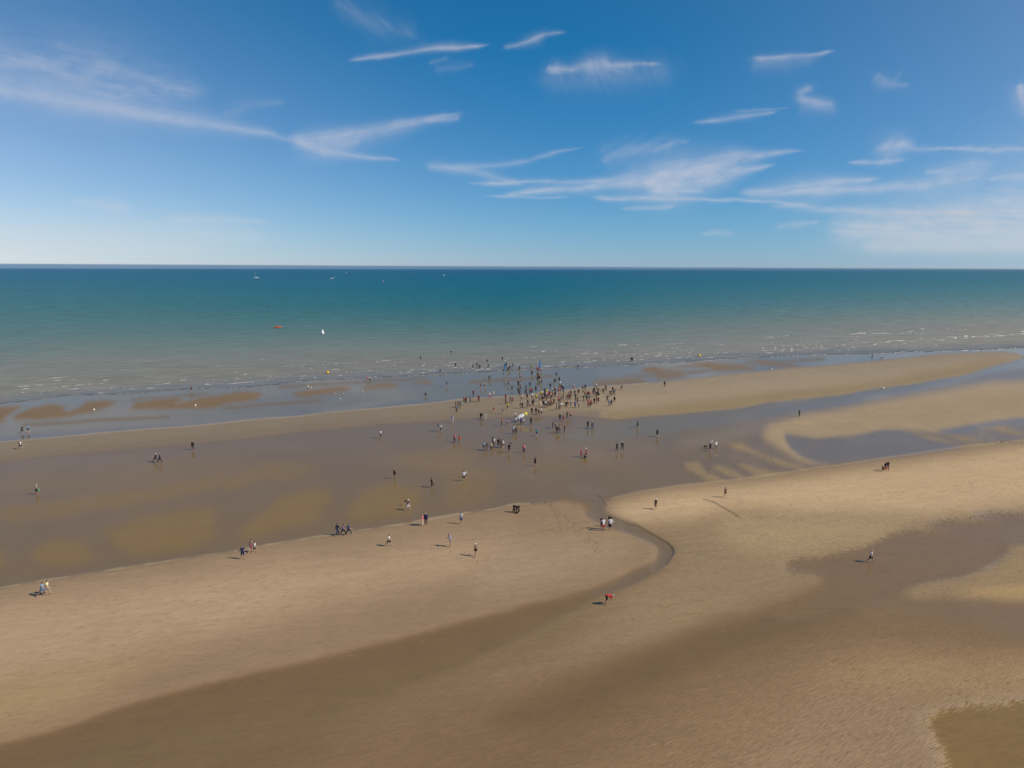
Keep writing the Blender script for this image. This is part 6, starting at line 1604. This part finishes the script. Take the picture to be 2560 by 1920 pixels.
(u, v) = (670, 767.5)
e = empty('withy_post', wpt(u, v)); V, F = [], []
ring_tube(V, F, [(0, 0, -1), (0, 0, 1.3)], [(.12, .12), (.1, .1)], (1, 0, 0), 10); simple('post', V, F, cloth('x'), None, e)
V, F = [], []; ellipsoid(V, F, (0, 0, 1.4), (.5, .5, .3), None, 10, 6); simple('topmark', V, F, cloth('x'), None, e)
tag(e, 'small dark post marker in the left sea', 'marker')

# rescue inflatable, 4 m
(u, v) = (695, 819.5)
e = empty('inflatable_boat', wpt(u, v), R(4))
V, F = [], []
tb = [(-1.9, .75, .30), (-.6, .82, .30), (.7, .78, .34), (1.5, .48, .42), (1.95, 0, .5), (1.5, -.48, .42), (.7, -.78, .34), (-.6, -.82, .30), (-1.9, -.75, .30)]
ring_tube(V, F, tb, [(.26, .26)] * 9, (0, 0, 1), 12); simple('tube', V, F, mat('inflatable_red', (.72, .10, .04), .5, .06), .05, e)
V, F = [], []; ellipsoid(V, F, (-.1, 0, .2), (1.75, .7, .12), None, 16, 8); simple('floor', V, F, mat('deck_orange', (.75, .32, .05), .6), None, e)
V, F = [], []; ellipsoid(V, F, (-2.05, 0, .55), (.2, .17, .32), None, 10, 8); ring_tube(V, F, [(-2.1, 0, .5), (-2.15, 0, -.3)], [(.07, .07), (.05, .05)], (1, 0, 0), 8)
simple('outboard_engine', V, F, cloth('k'), None, e)
V, F = [], []; ellipsoid(V, F, (.2, 0, .55), (.22, .2, .35), None, 10, 8, lambda p: V3((max(-.8, min(.8, p.x)), max(-.8, min(.8, p.y)), p.z))); simple('console', V, F, mat('deck_orange'  , (.75, .32, .05), .6), None, e)
tag(e, 'red and orange inflatable rescue boat on the calm sea', 'boat')
bx_, by_ = wpt(u, v)[:2]
p_ = person(u, v, 'Tw.Sk', 'crouching', 'r', label='person in white crouching at the stern of the inflatable boat', group='people in the inflatable boat')
p_.location = (bx_ - 1.25, by_ - .05, .34)
p_ = person(u, v, 'Jo.Ph', 'crouching', 'r', label='person in orange jacket in the middle of the inflatable boat', group='people in the inflatable boat')
p_.location = (bx_ - .3, by_ + .1, .34)

# white pyramid mark
e = empty('race_mark', wpt(806.5, 834.5), R(20))
V, F = [], []
for z_, r_ in ((-.1, .95), (.25, 1.0), (.5, .95), (1.2, .62), (1.9, .30), (2.3, .06)):
    for k in range(4):
        a = math.pi / 2 * k + .3; V.append((r_ * math.cos(a), r_ * math.sin(a), z_))
for i in range(5):
    for k in range(4):
        a = i * 4 + k; c = i * 4 + (k + 1) % 4; F.append((a, c, c + 4, a + 4))
F.append((20, 21, 22, 23)); simple('pyramid', V, F, wh, None, e)
V, F = [], []
ring_tube(V, F, [(0, 0, -.25), (0, 0, .12)], [(.85, .85), (.98, .98)], (1, 0, 0), 12); simple('float_ring', V, F, cloth('i'), None, e)
tag(e, 'white pyramid shaped marker floating off the beach', 'buoy')
bpy.context.view_layer.update()
